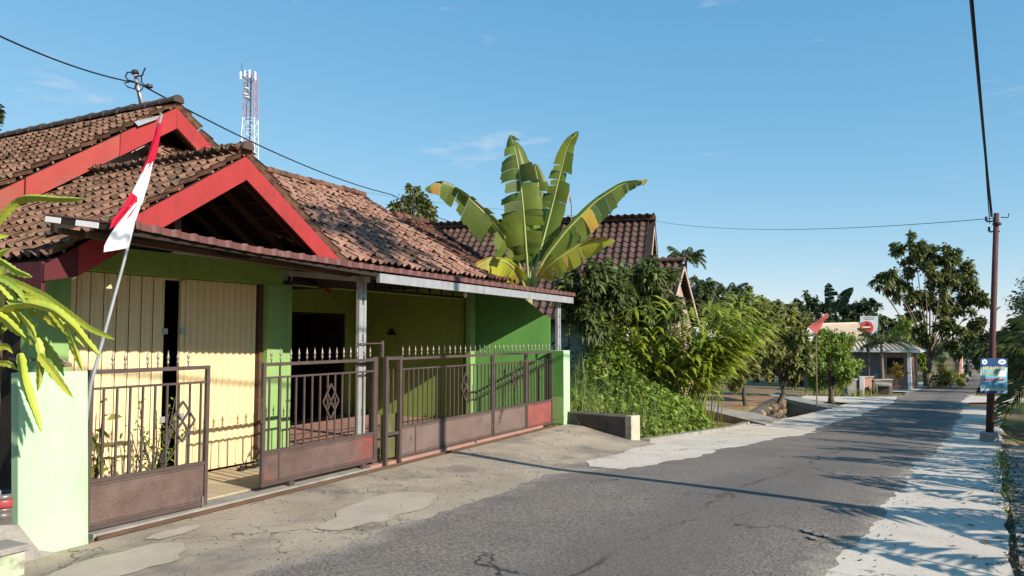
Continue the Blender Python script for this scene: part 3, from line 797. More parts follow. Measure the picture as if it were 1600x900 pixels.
for x0, x1, y0, z0 in ((5.76, 5.82, 7.435, 1.62), (5.97, 6.05, 7.41, 1.62), (5.76, 5.82, 7.435, .64), (5.99, 6.05, 7.41, .66)):
    hp().box((x0, y0, z0), (x1, y0 + .016, z0 + .065)).build('lock_plate', M['steel'], house)
# vertical thing inside the dark slit
# ---- front gable roof: ridge along Y
GX0, GZ0, GS = 6.15, 3.66, .635          # apex, slope
GY0, GY1 = 6.62, 9.45
HALF = 2.12
ln_ = math.hypot(1, GS)
roof1 = hp()
for sgn in (-1, 1):
    e = (GX0 + sgn * HALF, GZ0 - GS * HALF)
    roof1.add([(GX0, GY0 + .05, GZ0 - .05), (GX0, GY1, GZ0 - .05), (e[0], GY1, e[1] - .05), (e[0], GY0 + .05, e[1] - .05)], [(0, 1, 2, 3)])
front_roof = roof1.build('front_roof', M['wood_dark'], house)
front_roof['label'] = 'front gable roof of mossy brown clay tiles'
tm = tile_mesh('roof_tile', .142, .222, M['tile'])
ul = (0, 1, 0); vl = (1 / ln_, 0, GS / ln_)       # left slope: columns along +Y, up the slope
nv = int(HALF * ln_ / .222) + 1
lay_tiles(front_roof, HO, tm, (GX0 - HALF - .03, GY0 + 20 * .142 + .0, GZ0 - GS * HALF - .02), (0, -1, 0), vl, 20, nv, .142, .222, None, 21, maxn=240)
lay_tiles(front_roof, HO, tm, (GX0 + HALF + .03, GY0, GZ0 - GS * HALF - .02), (0, 1, 0), (-1 / ln_, 0, GS / ln_), 20, nv, .142, .222, None, 22, maxn=0)
ridge_caps(front_roof, HO, (GX0, GY0 - .03, GZ0 + .045), (GX0, GY1, GZ0 + .045), 11, M['ridge'], .072, 5)
def barge(name, ax, az, y, sgn, half, s, wdt, thick, m, par, t0=0.0, t1=1.0):
    a = np.array((ax + sgn * half * t0, y, az - s * half * t0)); b = np.array((ax + sgn * half * t1, y, az - s * half * t1))
    dn = np.array((0, 0, -wdt))
    return hp().prism([a, b, b + dn, a + dn], (0, thick, 0)).build(name, m, par)
barge('bargeboard', GX0, GZ0 - .045, GY0 + .01, -1, HALF, GS, .27, .03, M['red'], front_roof, 0, .90)
barge('bargeboard', GX0, GZ0 - .045, GY0 + .012, 1, HALF, GS, .25, .03, M['red'], front_roof, 0.002, .74)
ex = GX0 - HALF * .90; ez = GZ0 - GS * HALF * .90 - .045
hp().prism([(ex, GY0 + .01, ez - .27), (ex - .30, GY0 + .01, ez - .33), (ex - .30, GY0 + .01, ez - .19), (ex, GY0 + .01, ez)], (0, .03, 0)).build('bargeboard_end', M['red_shaded'], front_roof)
hp().box((GX0 - HALF - .09, GY0 + .045, GZ0 - GS * HALF - .33), (GX0 - HALF - .06, GY1, GZ0 - GS * HALF - .07)).build('eave_board', M['red_shaded'], front_roof)
r = random.Random(3)
for k in range(14):                                    # light mortar bits where the verge tiles meet the boards
    t = (k + r.uniform(.1, .9)) / 14; mb = hp(); s_ = r.uniform(.006, .017)
    x = GX0 - HALF * t * .98; z = GZ0 - GS * HALF * t * .98 - .012
    mb.lathe([(s_ * .5, -s_), (s_, 0), (s_ * .5, s_ * .6)], (x, GY0 + .005, z), 6); mb.build('mortar', M['mortar'], front_roof)
for k in range(7):                                     # rafters and battens under the right slope, seen in the open gable
    y = GY0 + .28 + k * .42
    for sgn in (-1, 1):
        hl = HALF if sgn < 0 else 1.6
        hp().bar((GX0, y, GZ0 - .13), (GX0 + sgn * hl, y, GZ0 - .13 - GS * hl), .05, .07).build('rafter', M['wood'], front_roof)
for k in range(7):
    x = GX0 + .1 + k * .235
    hp().bar((x, GY0 + .04, GZ0 - .075 - GS * (x - GX0)), (x, GY1, GZ0 - .075 - GS * (x - GX0)), .03, .02).build('batten', M['wood'], front_roof)
hp().box((GX0 - .62, 7.0, 2.52), (GX0 - .54, 7.07, 3.05)).build('gable_post', M['wood'], front_roof)
hp().bar((GX0 - 1.9, 7.05, 2.60), (GX0 + 1.9, 7.05, 2.60), .06, .09).build('tie_beam', M['wood_dark'], front_roof)
M['gable_dark'] = mat('painted_attic_darkness', (.07, .08, .10), (.05, .06, .075), 3, rough=.9)  # for the sheet behind the open gable: attic darkness put into its colour
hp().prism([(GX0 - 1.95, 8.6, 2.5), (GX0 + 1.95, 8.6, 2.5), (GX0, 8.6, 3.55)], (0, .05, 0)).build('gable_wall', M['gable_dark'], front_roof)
# ---- rear, taller gable roof
RX0, RZ0, RS, RY0, RY1, RH = 7.30, 4.90, .675, 9.25, 14.0, 3.3
rl = math.hypot(1, RS)
rr = hp()
for sgn in (-1, 1):
    rr.add([(RX0, RY0 + .05, RZ0 - .05), (RX0, RY1, RZ0 - .05), (RX0 + sgn * RH, RY1, RZ0 - RS * RH - .05), (RX0 + sgn * RH, RY0 + .05, RZ0 - RS * RH - .05)], [(0, 1, 2, 3)])
rear_roof = rr.build('rear_roof', M['wood_dark'], house)
rear_roof['label'] = 'taller rear gable roof of brown clay tiles with worn red boards'
nvr = int(RH * rl / .235) + 1
lay_tiles(rear_roof, HO, tm, (RX0 - RH - .03, RY0 + 32 * .146, RZ0 - RS * RH - .02), (0, -1, 0), (1 / rl, 0, RS / rl), 32, nvr, .146, .235, None, 23, maxn=60)
lay_tiles(rear_roof, HO, tm, (RX0 + RH + .03, RY0, RZ0 - RS * RH - .02), (0, 1, 0), (-1 / rl, 0, RS / rl), 32, nvr, .146, .235, None, 24, maxn=0)
ridge_caps(rear_roof, HO, (RX0, RY0 - .03, RZ0 + .045), (RX0, RY1, RZ0 + .045), 15, M['ridge'], .078, 6)
M['red_worn'] = mat('peeling_red_board', (.40, .062, .05), (.32, .055, .045), 3, rough=.8, c3=(.24, .10, .07), s3=2.0, t3=(.50, .66), bump=.2, bscale=35, fine=.1)
barge('bargeboard', RX0, RZ0 - .05, RY0 + .01, -1, RH, RS, .30, .03, M['red'], rear_roof, 0, .26)
barge('bargeboard', RX0, RZ0 - .053, RY0 + .012, -1, RH, RS, .29, .03, M['red_worn'], rear_roof, .263, .62)
barge('bargeboard', RX0, RZ0 - .06, RY0 + .014, -1, RH, RS, .27, .03, M['red_worn'], rear_roof, .626, 1.0)
barge('bargeboard', RX0, RZ0 - .05, RY0 + .012, 1, RH, RS, .28, .03, M['red'], rear_roof, .002, 1)
for k in range(20):
    t = (k + r.uniform(.1, .9)) / 20; mb = hp(); s_ = r.uniform(.006, .018)
    mb.lathe([(s_ * .5, -s_), (s_, 0), (s_ * .5, s_ * .6)], (RX0 - RH * t, RY0 + .004, RZ0 - RS * RH * t - .015), 6); mb.build('mortar', M['mortar'], rear_roof)
for k in range(5):
    hp().bar((RX0, RY0 + .3 + k * .4, RZ0 - .14), (RX0 + 2.6, RY0 + .3 + k * .4, RZ0 - .14 - RS * 2.6), .05, .07).build('rafter', M['wood'], rear_roof)
hp().prism([(RX0 - RH + .35, 10.0, 2.0), (RX0 + RH - .35, 10.0, 2.0), (RX0 + RH - .35, 10.0, RZ0 - RS * (RH - .35) - .12), (RX0, 10.0, RZ0 - .16), (RX0 - RH + .35, 10.0, RZ0 - RS * (RH - .35) - .12)], (0, .12, 0)).build('gable_wall', M['white'], rear_roof)
hp().box((RX0 - .95, 9.9, 3.62), (RX0 - .45, 9.99, 3.72)).build('gable_ledge', M['white'], rear_roof)
# wall under the rear roof down to the ground on the left
hp().box((4.35, 9.6, 0), (4.5, 13.8, 2.3)).build('rear_side_wall', M['wood_dark'], house)
# grey flashing by the mast
hp().add([PY(212, 190, 9.27) + np.array((-.03, -.0, 0)), PY(250, 180, 9.27), PY(246, 186, 9.2), PY(216, 197, 9.2)], [(0, 1, 2, 3)]).build('flashing', M['steel'], rear_roof)
# ---- long porch roof, ridge along X, pale weathered tiles; a lower and darker bay at its end
EY, EZ, PS = 6.86, 2.66, .60
pl = math.hypot(1, PS)
def zpl(Y): return EZ + PS * (Y - EY)
A_X1, B_X1 = 11.95, 13.3
RA, RB = 9.70, 8.95
under = hp()
under.add([(7.3, EY, EZ - .06), (A_X1, EY, EZ - .06), (A_X1, RA, zpl(RA) - .06), (7.3, RA, zpl(RA) - .06)], [(0, 1, 2, 3)])
under.add([(A_X1, EY, EZ - .06), (B_X1, EY, EZ - .06), (B_X1, RB, zpl(RB) - .06), (A_X1, RB, zpl(RB) - .06)], [(0, 1, 2, 3)])
under.add([(7.3, RA, zpl(RA) - .06), (A_X1, RA, zpl(RA) - .06), (A_X1, 12.4, EZ), (7.3, 12.4, EZ)], [(0, 1, 2, 3)])
under.add([(A_X1, RB, zpl(RB) - .06), (B_X1, RB, zpl(RB) - .06), (B_X1, 11.2, EZ), (A_X1, 11.2, EZ)], [(0, 1, 2, 3)])
under.add([(A_X1, EY, EZ - .07), (A_X1, RA, zpl(RA) - .07), (A_X1, 12.4, EZ - .01)], [(0, 1, 2)])
under.add([(B_X1, EY, EZ - .07), (B_X1, RB, zpl(RB) - .07), (B_X1, 11.2, EZ - .01)], [(0, 1, 2)])
porch_roof = under.build('porch_roof', M['wood_dark'], house)
porch_roof['label'] = 'long roof slope of pale weathered clay tiles'
to = tile_mesh('roof_tile_old', .15, .21, M['tile_old'], .03)
tmo = tile_mesh('roof_tile_moss', .15, .21, M['tile_moss'], .03)
def okA(p): return p.x > GX0 + (GZ0 - p.z) / GS - .25
lay_tiles(porch_roof, HO, to, (7.0, EY - .02, EZ - .02), (1, 0, 0), (0, 1 / pl, PS / pl), 33, int((RA - EY) * pl / .21) + 1, .15, .21, None, 31, inside=okA, jit=2.0, maxn=0)
lay_tiles(porch_roof, HO, tmo, (A_X1 + .0, EY - .02, EZ - .02), (1, 0, 0), (0, 1 / pl, PS / pl), 9, int((RB - EY) * pl / .21) + 1, .15, .21, None, 32, jit=2.0, maxn=0, stuff_name='dark_tile_field')
lay_tiles(porch_roof, HO, to, (A_X1, 12.4, EZ), (-1, 0, 0), (0, -1 / math.hypot(1, .63), .63 / math.hypot(1, .63)), 30, 13, .15, .21, None, 33, jit=2.0, maxn=0, stuff_name='back_tile_field')
ridge_caps(porch_roof, HO, (8.6, RA, zpl(RA) + .03), (A_X1 + .05, RA, zpl(RA) + .03), 11, M['tile_moss'], .08, 8)
ridge_caps(porch_roof, HO, (A_X1 + .05, RB, zpl(RB) + .03), (B_X1 + .05, RB, zpl(RB) + .03), 5, M['tile_moss'], .08, 9)
vc = MB(HO)                                             # rough verge between the two bays
r = random.Random(12)
for k in range(15):
    Y = RB + (RA - RB) * 1.0 - k * .0 if k < 0 else RA - .02 - k * .055
    if Y < RB: break
    hp().box((A_X1 - .04, Y - .05, zpl(Y) - .06), (A_X1 + .06, Y, zpl(Y) + r.uniform(.02, .05))).build('verge_tile', M['tile_moss'], porch_roof)

# ------------------------------------------------------------------ canopy over the gates
CY0, CY1 = 5.72, 7.06
CX0, CX1 = 4.08, 13.2
def cz(X): return np.interp(X, [4.08, 4.65, 5.4, 7.4, 10.7, 13.2], [2.497, 2.46, 2.425, 2.392, 2.37, 2.36])
CB = .19                                             # rise to the house
can = thing('canopy', 'rusty red corrugated canopy on grey steel posts above the gates', 'canopy', (8.4, 5.8, 0))
def cp(): return MB((8.4, 5.8, 0))
nX = int((CX1 - CX0) / .032)
Xc = np.linspace(CX0, CX1, nX)
ph = np.where((np.arange(nX) % 6) < 2, .022, 0.0)
def sheet_piece(i0, i1, y1, nm):
    Yc = np.linspace(CY0 - .06, y1, 5); n_ = i1 - i0
    Pg = np.zeros((n_, 5, 3))
    for j, Y in enumerate(Yc):
        Pg[:, j, 0] = Xc[i0:i1] - (.18 * (Y - CY0) * np.linspace(1, 0, n_) if i0 == 0 else 0); Pg[:, j, 1] = Y
        Pg[:, j, 2] = cz(Xc[i0:i1]) + CB * (Y - CY0) / (CY1 - CY0) + ph[i0:i1]
    sh = cp().grid(Pg).build(nm, M['sheet_red'], can)
    sh.modifiers.new('thickness', 'SOLIDIFY').thickness = .004
isp = int(np.searchsorted(Xc, 8.36))
i5 = int(np.searchsorted(Xc, 4.98)); i7 = int(np.searchsorted(Xc, 7.75))
sheet_piece(0, i5, 6.57, 'roof_sheet')
sheet_piece(i5 - 1, i7, 7.31, 'roof_sheet')
sheet_piece(i7 - 1, isp, 6.57, 'roof_sheet')
sheet_piece(isp - 1, nX, CY1, 'roof_sheet')
# downturned corrugated front flashing
Pf = np.zeros((nX, 2, 3)); Pf[:, :, 0] = Xc[:, None]
Pf[:, 0, 1] = CY0 - .062 - ph * .8; Pf[:, 0, 2] = cz(Xc) + .040 + ph * .3
Pf[:, 1, 1] = CY0 - .075 - ph * .8; Pf[:, 1, 2] = cz(Xc) - .022
fl = cp().grid(Pf).build('front_flashing', M['sheet_red'], can)
fl.modifiers.new('thickness', 'SOLIDIFY').thickness = .004
cp().bar((7.35, CY0 - .03, float(cz(7.35)) - .10), (CX1 - .02, CY0 - .03, float(cz(CX1)) - .10), .05, .11).build('front_beam', M['steel'], can)
cp().bar((7.36, 7.28, 2.42), (7.50, 5.95, 2.29), .06, .07).build('side_beam', M['steel'], can)
cp().bar((CX0 + .02, CY0 - .02, float(cz(CX0)) - .045), (7.34, CY0 - .02, float(cz(7.34)) - .06), .04, .055).build('front_batten', M['wood_dark'], can)
le0 = np.array((4.085, CY0 - .04, 2.47)); le1 = np.array((3.905, 6.57, 2.60))
cp().bar(le0, le1, .035, .055).build('side_batten', M['wood_dark'], can)
cp().bar(le0 + (0, 0, .036), le1 + (0, 0, .036), .05, .012).build('side_trim', M['sheet_red'], can)
for a, b in ((.98, .80), (.62, .36)):
    p = le0 + (le1 - le0) * a + (-.021, 0, 0); q = le0 + (le1 - le0) * b + (-.021, 0, 0)
    cp().bar(p, q, .006, .048).build('white_plate', M['white'], can)
for X in np.arange(CX0 + .3, CX1 - .1, 1.05):
    z = float(cz(X)); cp().bar((X, CY0, z - .045), (X, 6.5, z + CB * .58 - .05), .05, .06).build('rafter', M['wood_dark'], can)
for Y, xa in ((6.2, CX0 - .05), (6.5, CX0 - .1)):
    dz = CB * (Y - CY0) / (CY1 - CY0)
    cp().bar((xa, Y, float(cz(CX0)) + dz - .105), (7.4, Y, float(cz(7.4)) + dz - .105), .05, .05).build('purlin', M['wood'], can)
    cp().bar((7.4, Y, float(cz(7.4)) + dz - .105), (CX1 - .05, Y, float(cz(CX1)) + dz - .105), .05, .05).build('purlin', M['wood'], can)
def cpost(X, Y, z0, z1):
    mb = cp(); mb.box((X - .075, Y - .02, z0), (X - .022, Y + .03, z1)).build('post', M['steel'], can)
    mb = cp(); mb.box((X + .018, Y - .02, z0), (X + .062, Y + .03, z1)).build('post', M['steel'], can)
    for k in range(5):
        z = z0 + (z1 - z0) * (.1 + .2 * k); cp().box((X - .022, Y - .01, z), (X + .018, Y + .02, z + .16 * (z1 - z0))).build('post_web', M['steel'], can)
cpost(7.50, 6.05, .03, 2.30)
cpost(12.93, 5.86, 1.345, 2.25)
b = cp(); b.lathe([(.012, 0), (.02, -.02), (.022, -.05), (.014, -.06), (.032, -.10), (.034, -.125), (.02, -.15), (.004, -.158)][::-1], (10.35, 6.3, 2.36), 10)
b.build('light_bulb', M['white'], can, True)
# ------------------------------------------------------------------ mast with wires on the rear ridge
mast_p = np.array((RX0, RY0 + .75, RZ0 + .1))
mt = thing('roof_mast', 'short grey service mast tangled with black wires on the rear ridge', 'mast', tuple(mast_p))
def depth(p): return (np.asarray(p, float) - EYE).dot(FW)
md = depth(mast_p)
base = PD(224, 176, md); topm = PD(211, 114, md)
mt.location = base
MB(base).tube([base, topm], [.035, .032], 10).build('pipe', M['steel'], mt, True)
MB(base).lathe([(.05, 0), (.055, .03), (.04, .06)], topm - np.array((0, 0, .02)), 10).build('cap', M['black_metal'], mt, True)
def pxtube(pts, d, rad, rel, name, m, par, n=6):
    P_ = [PD(x, y, d) for x, y in pts]
    return MB(rel).tube(P_, rad, n).build(name, m, par, True)
pxtube([(211, 120), (222, 118), (227, 106)], md - .05, .012, base, 'wire', M['cable'], mt)
pxtube([(221, 118), (221, 128), (226, 133), (232, 134)], md - .05, .01, base, 'wire', M['cable'], mt)
pxtube([(210, 113), (199, 113), (196, 120), (200, 125), (208, 127), (216, 131)], md - .05, .011, base, 'wire', M['cable'], mt)
pxtube([(206, 127), (194, 130), (200, 136), (210, 139), (212, 132)], md - .05, .010, base, 'wire', M['cable'], mt)
pxtube([(213, 130), (211, 140), (216, 142), (222, 140), (224, 133)], md - .05, .008, base, 'wire', M['cable'], mt)
pxtube([(214, 140), (220, 160), (222, 176)], md - .04, .008, base, 'wire', M['cable'], mt)
MB(base).lathe([(.02, -.03), (.05, -.015), (.05, .02), (.02, .035)], PD(233, 135, md), 8).build('junction_box', M['black_metal'], mt)
# ------------------------------------------------------------------ gates and fence
FY = 5.93
def spike_mesh():
    prof = [(.006, 0), (.006, .03), (.013, .036), (.013, .044), (.007, .05), (.006, .066), (.014, .078), (.013, .09), (.007, .115), (.001, .15)]
    return MB().lathe(prof, n=7).mesh('spike', M['spike'], True)
SPK = spike_mesh()
def bar_mesh(h):
    return MB().box((-.008, -.008, 0), (.008, .008, h)).mesh('bar', M['iron'])
def panel(name, label, p0, p1, z0=.05, zt=1.325, bars=(), spikes=(), diamonds=(), stiles=(), pz=.47, pm='iron_panel', cat='gate', group=None, panels=((0, 1),), wheels=(), st=.035, studs=True, split=None):
    """one leaf of the gate; everything in metres along the leaf from p0"""
    p0 = np.array(p0, float); p1 = np.array(p1, float)
    Ln = float(np.hypot(*(p1 - p0))); rz = math.atan2(p1[1] - p0[1], p1[0] - p0[0])
    t = thing(name, label, cat, (p0[0], p0[1], 0), rz, group)
    def bx(nm, a, b, m='iron', par=None, bev=.002):
        return MB().box(a, b).build(nm, M[m], par or t, bevel=bev)
    h = .018
    bx('stile', (0, -h, z0), (st, h, zt)); bx('stile', (Ln - st, -h, z0), (Ln, h, zt))
    bx('top_rail', (st, -h, zt - .035), (Ln - st, h, zt - .001))
    bx('mid_rail', (st, -.012, zt - .165), (Ln - st, .012, zt - .145))
    bx('panel_rail', (st, -h + .002, pz - .03), (Ln - st, h - .002, pz))
    bx('bottom_rail', (st, -h + .002, z0), (Ln - st, h - .002, z0 + .035))
    for a, b in panels:
        a_ = st + (Ln - 2 * st) * a; b_ = st + (Ln - 2 * st) * b
        bx('sheet', (a_ + .004, -.006, z0 + .036), (b_ - .004, .004, pz - .031), pm)
        if a > 0: bx('panel_stile', (a_ - .012, -h + .003, z0 + .035), (a_ + .012, h - .003, pz - .03))
        fr_ = .02                                              # raised bead round the sheet
        bx('bead', (a_ + .014, -.011, z0 + .05), (b_ - .014, -.0065, z0 + .058)); bx('bead', (a_ + .014, -.011, pz - .053), (b_ - .014, -.0065, pz - .045))
    bm_ = bar_mesh(zt - .165 - pz)
    bt = bar_mesh(.11)
    for x in bars: link('bar', bm_, t, Matrix.Translation((x, 0, pz)))
    for x in stiles:
        bx('post', (x - .014, -.014, pz), (x + .014, .014, zt - .165)); link('short_bar', bt, t, Matrix.Translation((x, 0, zt - .145)))
    for x in spikes: link('spike', SPK, t, Matrix.Translation((x, 0, zt - .001)))
    for x, zc, hw, hh in diamonds:
        mb = MB(); w_ = .014
        L_, R_, T_, B_ = (x - hw, zc), (x + hw, zc), (x, zc + hh), (x, zc - hh)
        mid = lambda a, b: ((a[0] + b[0]) / 2, (a[1] + b[1]) / 2)
        for a, b in ((L_, T_), (T_, R_), (R_, B_), (B_, L_), (mid(L_, T_), mid(R_, B_)), (mid(T_, R_), mid(B_, L_))):
            mb.bar((a[0], -.02, a[1]), (b[0], -.02, b[1]), .016, w_, (0, 1, 0))
        mb.build('diamond_ornament', M['iron'], t)
    for x in wheels: bx('wheel_block', (x - .035, -.03, .0), (x + .035, .01, z0))
    return t, Ln
# swing leaf by the left pillar, slightly ajar
g1, L1 = panel('swing_gate', 'narrow brown iron swing gate leaf hinged on the pale green pillar', (3.93, 5.95), (5.09, 5.91), .035,
      bars=[.13 + .118 * k for k in range(9)], spikes=[.20, .31, .52, .62, .72, .82, .93], diamonds=[(.87, .83, .13, .18)], pz=.44)
MB().box((-.055, -.03, .02), (-.01, .03, 1.3)).build('hinge_post', M['iron'], g1)
MB().tube([(1.09, -.03, .95), (1.09, -.06, .95), (1.09, -.06, .75), (1.09, -.03, .75)], .007, 6).build('handle', M['iron'], g1)
MB().box((1.095, -.03, -.005), (1.11, -.015, .12)).build('drop_bolt', M['spike'], g1)
g2, L2 = panel('sliding_gate', 'brown iron sliding gate leaf, half open, with rust red lower sheet', (5.775, 5.93), (7.62, 5.93), .07,
      bars=[.10] + [.36 + .125 * k for k in range(11)], stiles=[.245], spikes=[.12, .25] + [.40 + .122 * k for k in range(12)], diamonds=[(1.02, .86, .13, .20)], pz=.43,
      panels=((0, .12), (.12, 1)), wheels=(.42, 1.62), pm='iron_panel_red')
MB().tube([(-.0, -.02, .98), (-.03, -.03, .98), (-.03, -.03, .72), (-.0, -.02, .72)], .007, 6).build('handle', M['iron'], g2)
g3, L3 = panel('fence_panel', 'wide brown iron gate leaf right of the double posts crossed by a trunk shadow', (8.11, 5.93), (10.57, 5.93), .03,
      bars=[.10 + .112 * k for k in range(21)], spikes=[.08 + .142 * k for k in range(17)], diamonds=[(1.62, .86, .13, .20)], stiles=[], pz=.45, pm='iron_grey',
      panels=((0, .14), (.14, 1)), wheels=(1.9,))
g4, L4 = panel('fence_panel', 'narrow brown iron gate leaf with dull mauve sheet, second from the right pillar', (10.585, 5.93), (11.735, 5.93), .02,
      bars=[.10 + .106 * k for k in range(10)], spikes=[.07 + .142 * k for k in range(8)], diamonds=[(.72, .90, .12, .19)], pz=.46, pm='iron_grey')
g5, L5 = panel('fence_panel', 'end iron fence panel with faded red sheet against the right pillar', (11.75, 5.93), (12.78, 5.93), .01,
      bars=[.09 + .106 * k for k in range(9)], spikes=[.07 + .142 * k for k in range(7)], pz=.46, pm='iron_red', cat='fence')
# pair of posts where the leaves meet, with a floor ladder frame
t = thing('gate_posts', 'pair of brown iron guide posts with crossbars between the sliding leaves', 'post', (7.86, 5.88, 0))
def gp(): return MB((7.86, 5.88, 0))
gp().box((7.63, 5.97, 0), (7.73, 6.03, 1.34)).build('post', M['iron'], t)
gp().box((7.74, 5.85, .0), (7.785, 5.90, 1.345)).build('post', M['iron'], t)
gp().box((8.03, 5.85, .0), (8.075, 5.90, 1.345)).build('post', M['iron'], t)
gp().box((7.785, 5.86, .36), (8.03, 5.895, .395)).build('crossbar', M['iron'], t)
gp().box((7.785, 5.86, 1.30), (8.03, 5.895, 1.34)).build('crossbar', M['iron'], t)
M['mossy_sheet'] = mat('mossy_sheet', (.13, .13, .05), (.09, .085, .035), 5, rough=.8, fine=.2)
gp().box((7.74, 5.93, .07), (8.10, 5.94, .62)).build('sheet', M['mossy_sheet'], t)
for k in range(3): gp().box((7.80 + k * .09, 5.925, .62), (7.815 + k * .09, 5.94, 1.18)).build('bar', M['iron'], t)
gp().box((7.32, 5.99, 1.50), (7.86, 6.0, 1.515)).build('notice_frame', M['iron'], t)
gp().box((7.83, 5.985, 1.33), (7.865, 6.015, 1.54)).build('notice_frame', M['iron'], t)
gp().box((7.30, 6.0, 1.25), (7.60, 6.02, 1.28)).build('crossbar', M['iron'], t)
# ground track of the sliding leaves
o = MB((8.8, 5.9, 0)).box((3.95, 5.80, -.02), (12.75, 5.825, .010)).build('gate_track', M['wood']); o.location = (8.8, 5.9, 0)
tag(o, 'rusty steel track in the ground under the gates', 'track')
# pillars
M['lime_dirty'] = mat('pale_lime_paint', (.39, .61, .35), (.43, .65, .39), 2.2, rough=.75, c3=(.38, .50, .26), s3=1.3, t3=(.60, .80), bump=.15, bscale=60, fine=.04)
add_streaks(M['lime_dirty'], (.34, .42, .22), .45, (7, 7, .8))
pil = thing('gate_pillar', 'pale green rendered gate pillar under the dragon fruit plant', 'pillar', (3.52, 5.8, 0))
MB((3.52, 5.8, 0)).add([(3.292, 5.71, -.05), (3.816, 5.71, -.05), (3.816, 5.80, -.05), (3.292, 5.80, -.05), (3.235, 5.71, 1.335), (3.762, 5.71, 1.33), (3.762, 5.80, 1.33), (3.235, 5.80, 1.335)], [(0, 3, 2, 1), (4, 5, 6, 7), (0, 1, 5, 4), (1, 2, 6, 5), (2, 3, 7, 6), (3, 0, 4, 7)]).build('shaft', M['lime_dirty'], pil, bevel=.008)
mb = MB((3.52, 5.8, 0)); r = random.Random(7)
pts = [(3.0, 5.69, .12)]
mb.prism([(3.02, 5.62, -.02), (3.60, 5.62, -.02), (3.42, 5.69, .05), (3.28, 5.705, .26), (3.02, 5.705, .30)], (0, .06, 0)); mb.build('broken_footing', M['concrete'], pil)
pir = thing('gate_pillar', 'green gate pillar at the right end carrying the canopy post', 'pillar', (12.92, 5.85, 0))
MB((12.92, 5.85, 0)).box((12.80, 5.70, -.3), (13.08, 5.99, 1.335)).build('shaft', M['lime_dirty'], pir, bevel=.006)
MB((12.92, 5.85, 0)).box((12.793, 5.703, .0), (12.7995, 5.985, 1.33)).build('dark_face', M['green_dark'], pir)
MB((12.92, 5.85, 0)).box((12.79, 5.71, .02), (12.7925, 5.93, .5)).build('face_patch', M['green_col'], pir)
# planter kerb and paint-pail pot bottom left
pk = thing('planter_kerb', 'low concrete planter with flaking green paint at the left pillar foot', 'planter', (2.9, 5.45, 0))
M['flaking'] = mat('flaking_green_paint', (.38, .48, .28), (.46, .44, .36), 7, .42, .55, rough=.95, c3=(.16, .17, .10), s3=5, t3=(.52, .66), bump=.4, bscale=30)
MB((2.9, 5.45, 0)).box((2.2, 5.35, -.05), (3.13, 5.58, .16)).build('front', M['flaking'], pk, bevel=.01)
MB((2.9, 5.45, 0)).box((2.2, 5.33, .162), (3.145, 5.60, .205)).build('cap', M['concrete'], pk, bevel=.008)
MB((2.9, 5.45, 0)).box((2.2, 5.60, -.05), (3.02, 6.6, .17)).build('soil', M['dirt'], pk)
# ------------------------------------------------------------------ foliage builders
def unit(a): return a / (np.linalg.norm(a, axis=-1, keepdims=True) + 1e-9)
def leaf_mesh(name, pos, dirv, length, width, m, rng, droop=.25, fold=.25, parts=1):
    """one small pointed leaf for each position: 4 triangles, drooping, slightly folded along the midrib"""
    n = len(pos)
    d = unit(dirv)
    side = unit(np.cross(d, np.array([0, 0, 1.]) + rng.normal(0, .45, (n, 3))))
    nrm = np.cross(side, d)
    L = (np.asarray(length) * np.ones(n))[:, None]; W = (np.asarray(width) * np.ones(n))[:, None]
    dn = np.array([0, 0, -1.])
    base = pos
    p1 = pos + d * L * .38 + dn * L * droop * .12
    p2 = pos + d * L * .75 + dn * L * droop * .5
    tip = pos + d * L + dn * L * droop
    up = nrm * W * fold
    V = np.stack([base, p1 - side * W * .5 + up, p1 + side * W * .5 + up, p2 - side * W * .36 + up * .7, p2 + side * W * .36 + up * .7, tip], 1)
    off = (np.arange(n) * 6)[:, None, None]
    F = np.array([[0, 2, 1], [1, 2, 4], [1, 4, 3], [3, 4, 5]])[None] + off
    return np_mesh(name, V.reshape(-1, 3), F.reshape(-1, 3), m)
def blobs_from_px(bl, d, rng, dj=.5):
    """picture blobs (x, y, radius) at depth d -> centres and radii in metres, scattered in depth by their own size"""
    out = []
    for b in bl:
        x, y, rp = b[:3]; rad = rp * d / FPX
        dd = d + (b[3] if len(b) > 3 else rng.uniform(-1, 1) * dj)
        out.append((PD(x, y, dd), rad))
    return out
